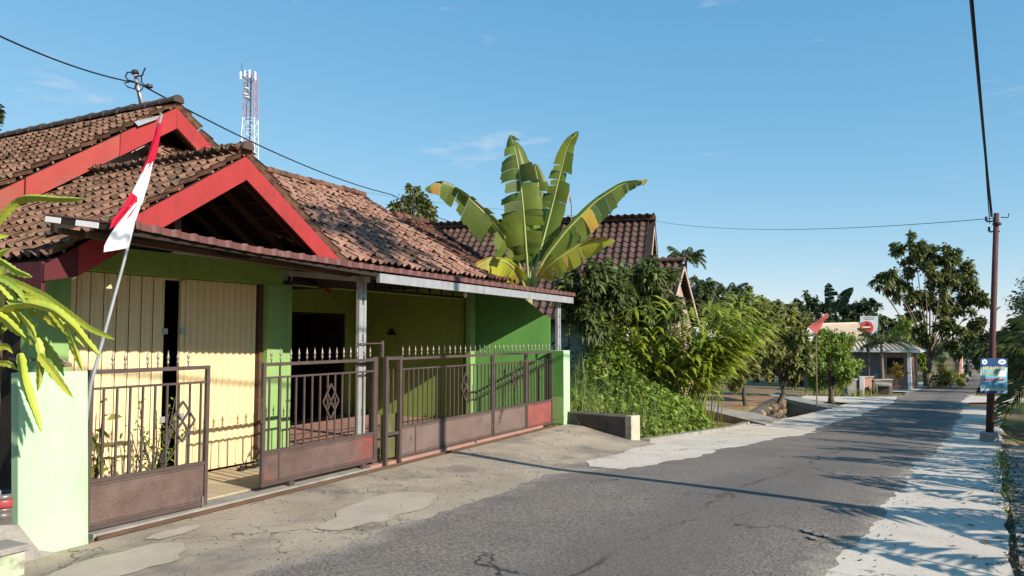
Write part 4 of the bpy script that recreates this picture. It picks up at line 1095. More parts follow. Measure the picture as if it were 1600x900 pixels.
def tree(name, label, base, blobs, leaf_n, leaf_l, leaf_w, m, bark, trunk_r, seed, group=None, cat='tree', rel=None, droop=.35, twig=9, spread=.75, crown_top=None, fork=.45, hollow=.35, flat=1.0):
    """trunk and limbs run to leaf clumps; leaves sit on short twigs so that the crown stays ragged and open"""
    rng = np.random.default_rng(seed)
    base = np.asarray(base, float)
    t = thing(name, label, cat, tuple(base), 0, group)
    cen = np.mean([b[0] for b in blobs], 0)
    low = min(b[0][2] - b[1] for b in blobs)
    fk = base + (np.array((cen[0], cen[1], 0)) - np.array((base[0], base[1], 0))) * .35
    fk[2] = base[2] + max(.3, (low - base[2]) * .8 + (cen[2] - low) * fork * .5)
    tr = MB(base)
    bend = rng.normal(0, .05, 3) * (fk[2] - base[2]); bend[2] = 0
    tr.tube([base - (0, 0, .15), base + (fk - base) * .1, base + (fk - base) * .5 + bend, fk], [trunk_r * 1.35, trunk_r * 1.05, trunk_r * .9, trunk_r * .75], 8)
    pos = []; dirs = []
    tot = sum(b[1] ** 2 for b in blobs)
    for c, rad in blobs:
        mid = fk + (c - fk) * .55 + rng.normal(0, .12, 3) * rad; mid[2] += rad * .15
        lr = trunk_r * min(.5, 1.5 / math.sqrt(len(blobs)) * .75); tr.tube([fk - (0, 0, trunk_r * .5), fk + (mid - fk) * .5 + rng.normal(0, .08, 3) * rad, mid, c], [lr, lr * .72, lr * .5, lr * .2], 6, False)
        nt = max(3, int(twig * (rad ** 2 / tot) * len(blobs)))
        nl = leaf_n * (rad ** 2 / tot)
        per = max(3, int(nl / nt))
        for _ in range(nt):
            u = rng.normal(0, 1, 3); u /= np.linalg.norm(u); u[2] *= flat
            r_ = rad * (hollow + (1.08 - hollow) * rng.random() ** .6)
            e = c + u * r_
            tr.tube([c + u * r_ * .25, e], [trunk_r * .09, trunk_r * .04], 4, False)
            s = rng.random((per, 1)) ** .7
            sp = rad * spread * .42
            q = c + (e - c) * (.45 + .6 * s) + rng.normal(0, sp * .45, (per, 3))
            pos.append(q); dirs.append(u * .7 + rng.normal(0, .6, (per, 3)) + np.array((0, 0, .1)))
    pos = np.concatenate(pos); dirs = np.concatenate(dirs)
    n = len(pos); rl = rng.uniform(.65, 1.25, n)
    tr.build('trunk', bark, t, True)
    link('crown', leaf_mesh('crown', pos - base, dirs, leaf_l * rl, leaf_w * rl, m, rng, droop), t)
    return t
def blades(name, pos, length, width, lean, m, rng, seg=4):
    """grass blades: thin arching strips"""
    n = len(pos)
    a = rng.uniform(0, 6.283, n); h = np.stack([np.cos(a), np.sin(a), np.zeros(n)], 1)
    side = np.stack([-np.sin(a), np.cos(a), np.zeros(n)], 1)
    L = np.asarray(length)[:, None]; W = np.asarray(width)[:, None]; K = np.asarray(lean)[:, None]
    rows = []
    for k in range(seg + 1):
        s = k / seg
        c = pos + np.array([0, 0, 1.]) * L * (s - .55 * K * s ** 2.2) + h * L * K * (.25 * s + .75 * s ** 2)
        w_ = W * (1 - s) ** .6 * .5
        rows.append(c - side * w_); rows.append(c + side * w_)
    V = np.stack(rows, 1)
    m_ = 2 * (seg + 1)
    F = np.array([[2 * k, 2 * k + 1, 2 * k + 3, 2 * k + 2] for k in range(seg)])[None] + (np.arange(n) * m_)[:, None, None]
    return np_mesh(name, V.reshape(-1, 3), F.reshape(-1, 4), m)

def frond(length, nleaf, leaf_l, droop, rng, w=.03, rise=.55, stemr=.014):
    """palm frond along +X from the origin, arching; returns (rachis MB, leaflet V, F)"""
    t = np.linspace(0, 1, 12)
    x = length * (t - .12 * t ** 3); z = length * (rise * t - droop * t ** 2.1)
    pts = np.stack([x, np.zeros(12), z], 1)
    V = []; F = []
    for i in range(nleaf):
        s = .12 + .88 * i / (nleaf - 1)
        p = np.array([np.interp(s, t, x), 0, np.interp(s, t, z)])
        ll = leaf_l * math.sin(math.pi * (.12 + .8 * s)) ** .6 * rng.uniform(.85, 1.1)
        for sg in (-1, 1):
            d = np.array([.55 + .5 * s, sg * 1.0, -.15 + rng.normal(0, .12)]); d /= np.linalg.norm(d)
            q = p + d * ll * .55 + np.array([0, 0, -.06 * ll]); e = p + d * ll + np.array([.05 * ll, 0, -.42 * ll * rng.uniform(.6, 1.3)])
            sd_ = np.array([.9, -sg * .5, .1]) * w * .5
            o = len(V); V += [p, q - sd_, q + sd_, e]; F += [(o, o + 1, o + 3), (o, o + 3, o + 2)]
    return pts, np.array(V), np.array(F)
def palm(name, label, base, top, nf, flen, seed, m, trunk_m, trunk_r, leaf_l, group=None, nleaf=26, cat='palm tree', rise=(.2, .95), w=.05, tilt0=0):
    rng = np.random.default_rng(seed); base = np.asarray(base, float); top = np.asarray(top, float)
    t = thing(name, label, cat, tuple(base), 0, group)
    n = 10
    pts = [base + (top - base) * k / n + np.array((math.sin(k * .5) * .03, math.cos(k * .6) * .03, 0)) * (np.linalg.norm(top - base) * .06) for k in range(n + 1)]
    rr = [trunk_r * (1.25 - .5 * min(1, k / n * 1.1)) for k in range(n + 1)]
    pts[0] = base - (0, 0, .2)
    MB(base).tube(pts, rr, 8).build('trunk', trunk_m, t, True)
    for k in range(nf):
        a = 2 * math.pi * (k * .382) + rng.normal(0, .15)
        age = k / nf
        rs = rise[1] * (1 - age) + rise[0] * age
        P_, V, F = frond(flen * rng.uniform(.85, 1.1), nleaf, leaf_l, .35 + .45 * age, rng, w, rs)
        Rm = Matrix.Translation(Vector(pts[-1] - base)) @ Matrix.Rotation(a, 4, 'Z')
        mb = MB(); mb.tube(P_, [trunk_r * .22 * (1 - .85 * i / 11) + .004 for i in range(12)], 5)
        me_ = np_mesh('frond', np.concatenate([np.array(mb.v), V]) if False else V, F, m)
        o = link('frond', me_, t, Rm)
        link('rachis', mb.mesh('rachis', m), o)
    return t

# ------------------------------------------------------------------ banana plant behind the canopy end
def strips(Vb, Fb):
    # separate the dry strips that share no vertex
    out = []; cur = []; last = -1
    for f in Fb:
        if cur and min(f) > last: out.append(cur); cur = []
        cur.append(f); last = max(last, max(f))
    out.append(cur)
    for fs in out:
        lo = min(min(f) for f in fs); hi = max(max(f) for f in fs)
        yield 0, Vb[lo:hi + 1], [tuple(i - lo for i in f) for f in fs]
def banana_leaf(parent, rel, mid, width, m, seed, tear=.3, ragged=(), name='leaf', twist=0.0, fold=.35, mb_brown=None, face=None, wl=1.0, wr=1.0):
    """leaf blade along a 3-D midrib polyline; torn into strips here and there"""
    rng = np.random.default_rng(seed)
    mid = np.asarray(mid, float)
    s0 = np.concatenate([[0], np.cumsum(np.linalg.norm(np.diff(mid, axis=0), axis=1))]); s0 /= s0[-1]
    n = 56
    s = np.linspace(0, 1, n)
    C_ = np.stack([np.interp(s, s0, mid[:, k]) for k in range(3)], 1)
    for _ in range(5): C_[1:-1] = (C_[:-2] + 2 * C_[1:-1] + C_[2:]) / 4
    T_ = unit(np.gradient(C_, axis=0))
    fc = np.asarray(face if face is not None else -FW, float)
    side = unit(np.cross(T_, fc)); nrm = np.cross(side, T_)
    bl = np.clip((s - .16) / .84, 0, 1)
    wd = width * np.where(s > .16, (np.sin(np.pi * np.clip(bl, 0, 1) ** .72)) ** .55, 0)
    V = []; F = []; Vb = []; Fb = []
    for sg, wsc in ((-1, wl), (1, wr)):
        i = 8
        while i < n - 1:
            k = int(rng.integers(2, 5)) if rng.random() < tear else int(rng.integers(6, 13))
            j = min(n - 1, i + k)
            dropx = rng.normal(0, .12) if rng.random() < .55 else rng.normal(0, .55) * min(1, tear * 2.2)
            brown = (mb_brown is not None and rng.random() < mb_brown)
            tgtV, tgtF = (Vb, Fb) if brown else (V, F)
            o = len(tgtV); cols = 5
            cut = 1.0 if rng.random() > tear * .5 else rng.uniform(.55, .9)
            for q in range(i, j + 1):
                gap = 0 if q < j else .0
                for c in range(cols):
                    u = c / (cols - 1)
                    ww = wd[q] * wsc * cut * (1 + .03 * rng.normal() * (c == cols - 1))
                    sag = -fold * (u ** 1.7) * ww
                    p = C_[q] + side[q] * sg * ww * u * (1 - .12 * abs(dropx)) + nrm[q] * (.10 * ww * math.sin(u * 2.6) + dropx * ww * u * u) + np.array((0, 0, sag))
                    p = p + T_[q] * (ww * u * .22 - ((u * .035 * ww * (1 + 3 * (abs(dropx) > .25))) if q == j else 0))
                    tgtV.append(p)
            for q in range(j - i):
                for c in range(cols - 1):
                    a = o + q * cols + c
                    tgtF.append((a, a + 1, a + cols + 1, a + cols))
            i = j
    lf = link(name, np_mesh(name, np.array(V) - rel, np.array(F), m, True), parent)
    MB(rel).tube(C_[::3], np.linspace(.030, .005, len(C_[::3])), 6).build('midrib', M['banana_rib'], lf, True)
    if Vb:
        for o_, V1, F1 in strips(Vb, Fb): link('dry_strip', np_mesh('dry_strip', np.array(V1) - rel, np.array(F1), M['banana_brown'], True), lf)
    return lf
bd = 15.05
bb = PD(826, 470, bd); bb[2] = -.35
ban = thing('banana_plant', 'tall banana plant with torn leaves rising behind the canopy end', 'banana plant', tuple(bb))
MB(bb).tube([bb - (0, 0, .2), PD(826, 560, bd), PD(824, 478, bd), PD(827, 446, bd)], [.15, .135, .105, .075], 12).build('stem', M['banana_stem'], ban, True)
MB(bb).tube([PD(826, 500, bd) + np.array((.0, -.02, 0)), PD(822, 470, bd - .02), PD(812, 440, bd)], [.06, .05, .03], 8).build('leaf_sheath', M['banana_stem'], ban, True)
def bpx(pts, dd): return [PD(x, y, bd + q) for (x, y), q in zip(pts, dd)]
banana_leaf(ban, bb, bpx([(824, 450), (806, 395), (770, 345), (722, 300), (688, 282), (664, 296)], (0, -.2, -.5, -.8, -1.0, -1.1)), .28, M['banana_leaf'], 1, .75, fold=.8, mb_brown=.08)
banana_leaf(ban, bb, bpx([(826, 448), (822, 390), (818, 330), (812, 270), (803, 225), (797, 210)], (0, -.3, -.5, -.5, -.4, -.2)), .38, M['banana_leaf'], 2, .65, fold=.3, wl=1.1)
banana_leaf(ban, bb, bpx([(828, 448), (832, 385), (840, 340), (842, 290), (835, 255)], (0, .2, .4, .5, .6)), .30, M['banana_leaf'], 8, .4, fold=.2)
banana_leaf(ban, bb, bpx([(829, 446), (846, 385), (862, 325), (876, 268), (888, 222), (904, 205)], (0, .1, .1, .0, -.1, -.2)), .25, M['banana_leaf'], 3, .8, fold=.3)
banana_leaf(ban, bb, bpx([(830, 448), (850, 405), (885, 360), (930, 315), (975, 285), (1012, 281)], (0, -.1, -.2, -.2, -.2, -.3)), .24, M['banana_leaf'], 4, .85, fold=.9, mb_brown=.2)
banana_leaf(ban, bb, bpx([(832, 452), (846, 425), (870, 405), (905, 383), (940, 373), (962, 376)], (0, -.3, -.5, -.6, -.7, -.8)), .21, M['banana_yellow'], 5, .5, fold=.7, mb_brown=.22)
banana_leaf(ban, bb, bpx([(822, 454), (810, 425), (790, 408), (765, 405), (742, 418), (735, 436)], (0, -.3, -.6, -.8, -.9, -1.0)), .30, M['banana_yellow'], 6, .3, fold=.9, mb_brown=.0)

# ------------------------------------------------------------------ dragon fruit climbing over the left pillar
dfo = PD(-15, 700, 5.3); dfo[2] = .17
df = thing('dragon_fruit', 'yellow green dragon fruit cactus with long hanging stems over the left pillar', 'cactus', tuple(dfo))
def cactus_arm(pts, d0, d1, r0, seed, rp=None):
    rng = np.random.default_rng(seed)
    P0 = np.array([PD(x, y, d0 + (d1 - d0) * k / max(1, len(pts) - 1)) for k, (x, y) in enumerate(pts)])
    s0 = np.concatenate([[0], np.cumsum(np.linalg.norm(np.diff(P0, axis=0), axis=1))]); Ln = s0[-1]
    n = max(14, int(Ln / .014)); s = np.linspace(0, Ln, n)
    C_ = np.stack([np.interp(s, s0, P0[:, k]) for k in range(3)], 1)
    for _ in range(10): C_[1:-1] = (C_[:-2] + 2 * C_[1:-1] + C_[2:]) / 4
    T_ = unit(np.gradient(C_, axis=0))
    a = unit(np.cross(T_, np.array([.3, .5, .8]))); b = np.cross(T_, a)
    ph = rng.uniform(0, 6.28); V = []
    taper = np.minimum(1, np.minimum((s + .02) / .05, (Ln - s + .008) / .07)) ** .7 * np.clip(.50 + .5 * (Ln - s) / (.45 * Ln), 0, 1)
    wv = .86 + .26 * np.abs(np.sin(math.pi * s / .05 + ph)) + .05 * np.sin(s * 23 + ph)
    for k in range(12):
        t = 2 * math.pi * k / 12 + ph
        tip = (k % 4 == 0)
        rad = r0 * .80 * (1.0 if tip else (.30 if k % 4 == 2 else .40))
        rr = rad * taper * (wv if tip else 1)
        V.append(C_ + (a * math.cos(t) + b * math.sin(t)) * rr[:, None])
    V = np.stack(V, 1)
    F = [(i * 12 + k, i * 12 + (k + 1) % 12, (i + 1) * 12 + (k + 1) % 12, (i + 1) * 12 + k) for i in range(n - 1) for k in range(12)]
    return link('stem', np_mesh('stem', V.reshape(-1, 3) - dfo, np.array(F), M['cactus']), df)
arms = [([(-30, 372), (-4, 345), (22, 318), (34, 309), (60, 308), (90, 311), (131, 311)], 5.1, 5.0, .038),
        ([(-30, 380), (-10, 370), (14, 368)], 5.0, 5.0, .034), ([(-30, 420), (-5, 398), (14, 388)], 5.2, 5.1, .032),
        ([(-25, 398), (0, 408), (25, 424), (50, 433)], 5.15, 5.0, .040), ([(-20, 445), (8, 432), (30, 428), (48, 432)], 5.1, 5.1, .028),
        ([(-15, 430), (10, 436), (28, 450), (40, 472)], 5.0, 4.9, .034), ([(6, 435), (40, 448), (72, 464), (105, 488), (140, 513), (179, 530)], 5.1, 4.8, .036),
        ([(-10, 495), (15, 478), (48, 473), (85, 483), (115, 508), (137, 535), (156, 556)], 5.0, 4.75, .040),
        ([(-12, 487), (6, 497), (24, 515), (40, 528)], 4.95, 4.9, .038), ([(5, 478), (22, 495), (36, 520), (52, 541)], 5.1, 5.05, .034),
        ([(12, 470), (32, 485), (47, 508), (57, 535)], 5.0, 4.95, .038), ([(57, 528), (63, 555), (62, 585), (59, 611)], 5.0, 4.95, .036),
        ([(57, 525), (75, 545), (90, 568), (100, 588)], 5.05, 5.1, .036), ([(62, 553), (80, 575), (98, 600), (114, 621)], 4.95, 4.95, .038),
        ([(31, 552), (36, 585), (48, 625), (65, 675)], 4.9, 4.85, .038), ([(103, 505), (112, 530), (120, 555), (129, 580)], 4.95, 4.95, .032),
        ([(68, 470), (90, 497), (108, 522), (132, 543)], 5.1, 5.05, .032), ([(-20, 555), (0, 537), (14, 540), (20, 552)], 5.0, 5.0, .036),
        ([(-22, 568), (-2, 566), (14, 566), (27, 578)], 5.0, 4.95, .034), ([(20, 462), (50, 462), (80, 468), (96, 476)], 5.15, 5.1, .028),
        ([(30, 480), (60, 490), (86, 505), (105, 520)], 5.12, 5.1, .030), ([(70, 560), (82, 585), (92, 600)], 5.1, 5.1, .03),
        ([(2, 445), (18, 462), (24, 480)], 5.1, 5.1, .036), ([(0, 470), (14, 460), (30, 455)], 5.15, 5.15, .03),
        ([(8, 500), (22, 490), (40, 498), (52, 515)], 5.2, 5.2, .032), ([(-14, 600), (-10, 540), (-4, 480), (4, 430), (-6, 390)], 5.25, 5.2, .042),
        ([(0, 520), (20, 500), (30, 470), (20, 440)], 5.25, 5.25, .034)]
for i, (pts, d0, d1, r0) in enumerate(arms): cactus_arm(pts, d0, d1, r0, 40 + i)
MB(dfo).tube([dfo - (0, 0, .05), PD(-8, 560, 5.35), PD(2, 420, 5.35)], [.05, .045, .045], 8).build('support_post', M['wood'], df, True)
M['blue_string'] = mat('blue_string', (.03, .25, .38), None, rough=.6)
MB(dfo).tube([PD(0, 462, 5.28), PD(7, 460, 5.27), PD(9, 452, 5.28)], .008, 6).build('string_tie', M['blue_string'], df)
for pts in ([(70, 556), (90, 559), (110, 570)], [(85, 568), (100, 571), (111, 570)], [(15, 560), (35, 563), (55, 562)]):
    MB(dfo).tube([PD(x, y, 5.25) for x, y in pts], .013, 6).build('dry_stem', M['bark_pale'], df, True)
# reused-jar pot by the pillar
jp = PD(2, 818, 5.55); jp[2] = .17
jar = thing('jar_pot', 'smoky plastic jar with red band reused as plant pot beside the pillar', 'pot', tuple(jp))
M['smoky'] = mat('smoky_plastic', (.10, .085, .085), (.14, .12, .115), 6, rough=.3, spec=.5, fine=.1)
M['smoky_red'] = mat('red_band_plastic', (.42, .05, .07), (.32, .05, .06), 6, rough=.35, spec=.5)
MB().lathe([(.085, 0), (.105, .03), (.112, .08), (.105, .12), (.112, .13), (.112, .155), (.105, .165), (.112, .18), (.118, .2)], n=20).build('body', M['smoky'], jar, True)
MB().lathe([(.119, .2), (.123, .225), (.122, .25), (.119, .262)], n=20).build('band', M['smoky_red'], jar, True)
MB().lathe([(.118, .262), (.122, .275), (.116, .30), (.104, .303), (.106, .28), (.104, .262)], n=20).build('rim', M['smoky'], jar, True)
MB().lathe([(.10, .255), (.05, .27), (.01, .272)], n=14).build('soil', M['dirt'], jar)
# pot plants inside the left gate
def potted(name, label, p, h, nst, nl, ll, lw, m, seed, spread=.3):
    rng = np.random.default_rng(seed); p = np.asarray(p, float)
    t = thing(name, label, 'potted plant', tuple(p))
    MB().lathe([(.07, 0), (.09, .1), (.10, .17), (.11, .175), (.11, .19), (.095, .19), (.09, .16)], n=14).build('pot', M['smoky'], t, True)
    sb = MB(); pos = []; dr = []
    for _ in range(nst):
        a = rng.uniform(0, 6.28); e = np.array((math.cos(a) * spread * rng.uniform(.3, 1), math.sin(a) * spread * .5 * rng.uniform(.3, 1), h * rng.uniform(.55, 1)))
        m_ = e * .5 + rng.normal(0, .03, 3)
        sb.tube([(0, 0, .15), m_, e], [.009, .007, .004], 5)
        for k in range(nl // nst):
            s = rng.uniform(.3, 1.05); pos.append(e * s + rng.normal(0, .03, 3)); dr.append(rng.normal(0, .6, 3) + np.array((e[0], e[1], .3)))
    sb.build('stems', M['bark'], t)
    link('leaves', leaf_mesh('leaves', np.array(pos), np.array(dr), ll, lw, m, rng, .3), t)
    return t
potted('potted_shrub', 'slender leafy pot plant just behind the left gate leaf', (4.50, 6.7, .035), 1.15, 7, 34, .20, .06, M['leaf_yellow'], 3, .32)
potted('potted_shrub', 'twiggy small leaved pot plant behind the gate diamond', (5.25, 6.85, .035), .95, 12, 190, .055, .028, M['leaf_vine'], 4, .42)
potted('potted_shrub', 'orange leaved pot plant low beside the left pillar', (4.15, 6.5, .035), .6, 6, 40, .13, .05, M['leaf_orange'], 5, .16)
# pair of sandals on the step
for nm, x, y, rz, lab in (('sandal', 6.50, 7.0, .5, 'left of two dark sandals lying before the right shutter'), ('sandal', 6.68, 7.02, .35, 'right of two dark sandals lying before the right shutter')):
    s = thing(nm, lab, 'sandal', (x, y, .036), rz, 'sandals before the shutter')
    out = [(.0, .035), (.03, .045), (.10, .04), (.17, .048), (.23, .04), (.25, .015), (.25, -.02), (.22, -.04), (.15, -.042), (.08, -.035), (.02, -.04), (0, -.02)]
    MB().prism([(a, b, 0) for a, b in out], (0, 0, .022)).build('sole', M['wood_dark'], s)
    MB().tube([(.13, .045, .02), (.14, .02, .055), (.15, 0, .06), (.14, -.02, .055), (.13, -.042, .02)], .009, 6).build('strap', M['black_metal'], s)
# ------------------------------------------------------------------ neighbour's house
nR = PD(1023, 345, 24.0); nL = PD(672, 358, 24.0 * (525 - 345) / (525 - 358)); nL[2] = nR[2]
u_ = unit(nR - nL); n2 = np.array((u_[1], -u_[0], 0.0))
if n2.dot(FW) > 0: n2 = -n2                              # towards the camera
nA = nR - u_ * 13.0
ngz = float(zr(nR[0])) - .05
NO = (nR - u_ * 5); NO[2] = ngz; NO = tuple(NO)
nb = thing('neighbour_house', 'white house with steep dark brown tile roof behind banana plant', 'house', NO)
def npb(): return MB(NO)
SL, HW = .80, 4.0
def rpt(t, s, dz=0): return nA + (nR - nA) * t + n2 * s * 1.0 + np.array((0, 0, -SL * abs(s) + dz))
rf = npb().add([rpt(0, 0, -.06), rpt(1, 0, -.06), rpt(1, HW, -.06), rpt(0, HW, -.06), rpt(1, -HW, -.06), rpt(0, -HW, -.06)], [(0, 1, 2, 3), (0, 5, 4, 1)]).build('roof', M['wood_dark'], nb)
tn = tile_mesh('roof_tile_brown', .225, .30, M['tile_brown'], .032)
sl_ = math.hypot(1, SL)
lay_tiles(rf, NO, tn, tuple(rpt(0, HW, .0)), tuple(u_), tuple(-n2 / sl_ + np.array((0, 0, SL / sl_))), 57, int(HW * sl_ / .30) + 1, .225, .30, None, 51, jit=.35, maxn=0 if False else 300)
lay_tiles(rf, NO, tn, tuple(rpt(1, -HW, .0)), tuple(-u_), tuple(n2 / sl_ + np.array((0, 0, SL / sl_))), 57, int(HW * sl_ / .30) + 1, .225, .30, None, 52, jit=.35, stuff_name='far_slope_tiles')
ridge_caps(rf, NO, rpt(1.003, 0, .05), rpt(0, 0, .05), 34, M['tile_brown'], .10, 15)
M['pale_trim'] = mat('pale_trim_board', (.55, .44, .37), (.46, .36, .30), 3, rough=.8)
for sg in (1, -1):
    a, b = rpt(1, .05 * sg, -.12), rpt(1, HW * sg, -.12)
    npb().prism([a, b, b - (0, 0, .17), a - (0, 0, .17)], tuple(u_ * -.03)).build('bargeboard', M['pale_trim'], rf)
for k in range(9):                                      # battens below the far slope at the gable
    s = -(.35 + k * .36); npb().bar(rpt(1, s, -.10) - u_ * .05, rpt(1, s, -.10) - u_ * 1.3, .04, .04).build('batten', M['wood'], rf)
for k in range(2):
    npb().bar(rpt(1, -.1, -.17) - u_ * (.45 + .6 * k), rpt(1, -3.4, -.17) - u_ * (.45 + .6 * k), .05, .09).build('rafter', M['wood'], rf)
gw = rpt(1, 0, -.35) - u_ * 1.15
npb().prism([gw, gw + n2 * 3.5 + np.array((0, 0, -SL * 3.5)), np.append((gw + n2 * 3.5)[:2], ngz), np.append((gw - n2 * 3.5)[:2], ngz), gw - n2 * 3.5 + np.array((0, 0, -SL * 3.5))], tuple(-u_ * .15)).build('gable_wall', M['white'], nb)
fw0 = rpt(0, 3.45, 0); fw1 = gw - u_ * .16 + n2 * 3.45
ztop = gw[2] - SL * 3.45 - .02
npb().prism([(fw0[0], fw0[1], ngz), (fw1[0], fw1[1], ngz), (fw1[0], fw1[1], ztop), (fw0[0], fw0[1], ztop)], tuple(-n2 * .15)).build('wall', M['white'], nb)
for k in range(3):
    c = fw1 - u_ * (1.5 + 2.6 * k); a = c - u_ * .55; b = c + u_ * .55
    w_ = npb().prism([(a[0], a[1], ngz + 1.0), (b[0], b[1], ngz + 1.0), (b[0], b[1], ngz + 2.0), (a[0], a[1], ngz + 2.0)], tuple(n2 * .04)).build('window', M['wood'], nb)
    a = c - u_ * .47; b = c + u_ * .47
    npb().prism([(a[0] + n2[0] * .042, a[1] + n2[1] * .042, ngz + 1.08), (b[0] + n2[0] * .042, b[1] + n2[1] * .042, ngz + 1.08), (b[0] + n2[0] * .042, b[1] + n2[1] * .042, ngz + 1.92), (a[0] + n2[0] * .042, a[1] + n2[1] * .042, ngz + 1.92)], tuple(n2 * .006)).build('pane', M['glass'], w_)
# lower porch gable at its right
fh_ = np.array((FW[0], FW[1], 0)); u2_ = unit(u_ - fh_ * .24); m2_ = np.array((u2_[1], -u2_[0], 0.0))
m2_ = m2_ if m2_.dot(FW) < 0 else -m2_
qR = PD(1070, 409, 23.2); qz = qR[2]
qA = qR - u2_ * 3.2
def qpt(t, s, dz=0): return qA + (qR - qA) * t + m2_ * s + np.array((0, 0, -.95 * abs(s) + dz))
pr_ = npb().add([qpt(0, 0, -.05), qpt(1, 0, -.05), qpt(1, 2.0, -.05), qpt(0, 2.0, -.05), qpt(1, -2.0, -.05), qpt(0, -2.0, -.05)], [(0, 1, 2, 3), (0, 5, 4, 1)]).build('porch_roof', M['wood_dark'], nb)
s9 = math.hypot(1, .95)
lay_tiles(pr_, NO, tn, tuple(qpt(0, 2.0)), tuple(u2_), tuple(-m2_ / s9 + np.array((0, 0, .95 / s9))), 14, int(2.0 * s9 / .30) + 1, .225, .30, None, 53, jit=.35, stuff_name='porch_tile_field')
ridge_caps(pr_, NO, qpt(1.003, 0, .05), qpt(0, 0, .05), 9, M['tile_brown'], .09, 16)
for sg in (1, -1):
    a, b = qpt(1, .04 * sg, -.1), qpt(1, 2.0 * sg, -.1)
    npb().prism([a, b, b - (0, 0, .12), a - (0, 0, .12)], tuple(u2_ * -.03)).build('bargeboard', M['pale_trim'], pr_)
M['pink_wall'] = mat('pink_buff_wall', (.42, .30, .25), (.37, .26, .22), 3, rough=.9)
g0 = qpt(1, 0, -.2) - u2_ * .25
npb().prism([g0, g0 + m2_ * 1.7 + np.array((0, 0, -.95 * 1.7)), np.append((g0 + m2_ * 1.7)[:2], ngz), np.append((g0 - m2_ * 1.7)[:2], ngz), g0 - m2_ * 1.7 + np.array((0, 0, -.95 * 1.7))], tuple(-u2_ * .12)).build('porch_wall', M['pink_wall'], nb)
# white flag on a cane pole in front of the neighbour's roof
fb = foot(886, 20.0)
fg = thing('white_flag', 'plain white cloth flag on thin pole seen between banana leaves', 'flag', tuple(fb))
MB(fb).tube([fb, PD(893, 322, 20), PD(888, 288, 20)], [.02, .016, .01], 6).build('pole', M['bark_pale'], fg, True)
def cloth(pts, m, nm, par, rel, d, n=10, wv=.03, seed=1):
    """four corner pixels (hoist top, hoist bottom, fly bottom, fly top) -> rippled cloth"""
    q = [PD(x, y, d) for x, y in pts]; rng = np.random.default_rng(seed)
    G = np.zeros((n, n, 3)); ph = rng.uniform(0, 6.28)
    for i in range(n):
        for j in range(n):
            a, b = i / (n - 1), j / (n - 1)
            p = (q[0] * (1 - a) + q[1] * a) * (1 - b) + (q[3] * (1 - a) + q[2] * a) * b
            G[i, j] = p - FW * wv * math.sin(b * 7 + a * 2.5 + ph) * (.25 + b)
    return MB(rel).grid(G).build(nm, m, par, True)
cloth([(887, 291), (893, 315), (868, 317), (872, 295)], M['flag_white'], 'cloth', fg, fb, 20, 10, .05, 3)

# ------------------------------------------------------------------ flag at the gate
hb = np.array((3.90, 5.84, .95)); ht = PY(253, 178, 5.55)
fl_o = thing('house_flag', 'limp red and white flag on a leaning white pole tied at the left gate', 'flag', tuple(hb))
base_px = PY(142, 600, 5.80); 
MB(hb).tube([np.array((3.83, 5.87, .55)), base_px + np.array((0, .0, 0)), PY(193, 412, 5.70), ht], [.014, .014, .012, .009], 8).build('pole', M['steel'], fl_o, True)
def flag_part(name, rows, m, yd, seed, wv=.018):
    """rows: list of (left px, right px) pairs from top to bottom -> rippled cloth hanging by the pole"""
    rng = np.random.default_rng(seed); k = 9; R = []
    n = 24
    tt = np.linspace(0, len(rows) - 1, n)
    for t in tt:
        i = min(int(t), len(rows) - 2); f = t - i
        l = np.array(rows[i][0]) * (1 - f) + np.array(rows[i + 1][0]) * f; r_ = np.array(rows[i][1]) * (1 - f) + np.array(rows[i + 1][1]) * f
        row = []
        for j in range(k):
            b = j / (k - 1); q = l * (1 - b) + r_ * b
            row.append(PY(q[0], q[1], yd + wv * math.sin(b * 5.5 + t * .7 + seed) + .012 * math.sin(b * 11 + t)))
        R.append(row)
    return MB(hb).grid(np.array(R)).build(name, m, fl_o, True)
flag_part('red_panel', [((246, 192), (253, 192)), ((238, 220), (249, 222)), ((229, 248), (244, 248)), ((219, 270), (236, 262))], M['flag_red'], 5.56, 1)
flag_part('white_panel', [((219, 270), (236, 262)), ((226, 258), (240, 250)), ((216, 280), (233, 284)), ((204, 306), (226, 305)), ((200, 322), (222, 320))], M['flag_white'], 5.555, 2)
flag_part('red_panel', [((205, 300), (215, 308)), ((192, 322), (214, 321)), ((175, 344), (205, 336)), ((171, 358), (188, 350))], M['flag_red'], 5.53, 3)
flag_part('white_panel', [((210, 318), (223, 312)), ((184, 350), (217, 330)), ((172, 366), (209, 352)), ((163, 384), (203, 374)), ((162, 394), (198, 388))], M['flag_white'], 5.52, 4)

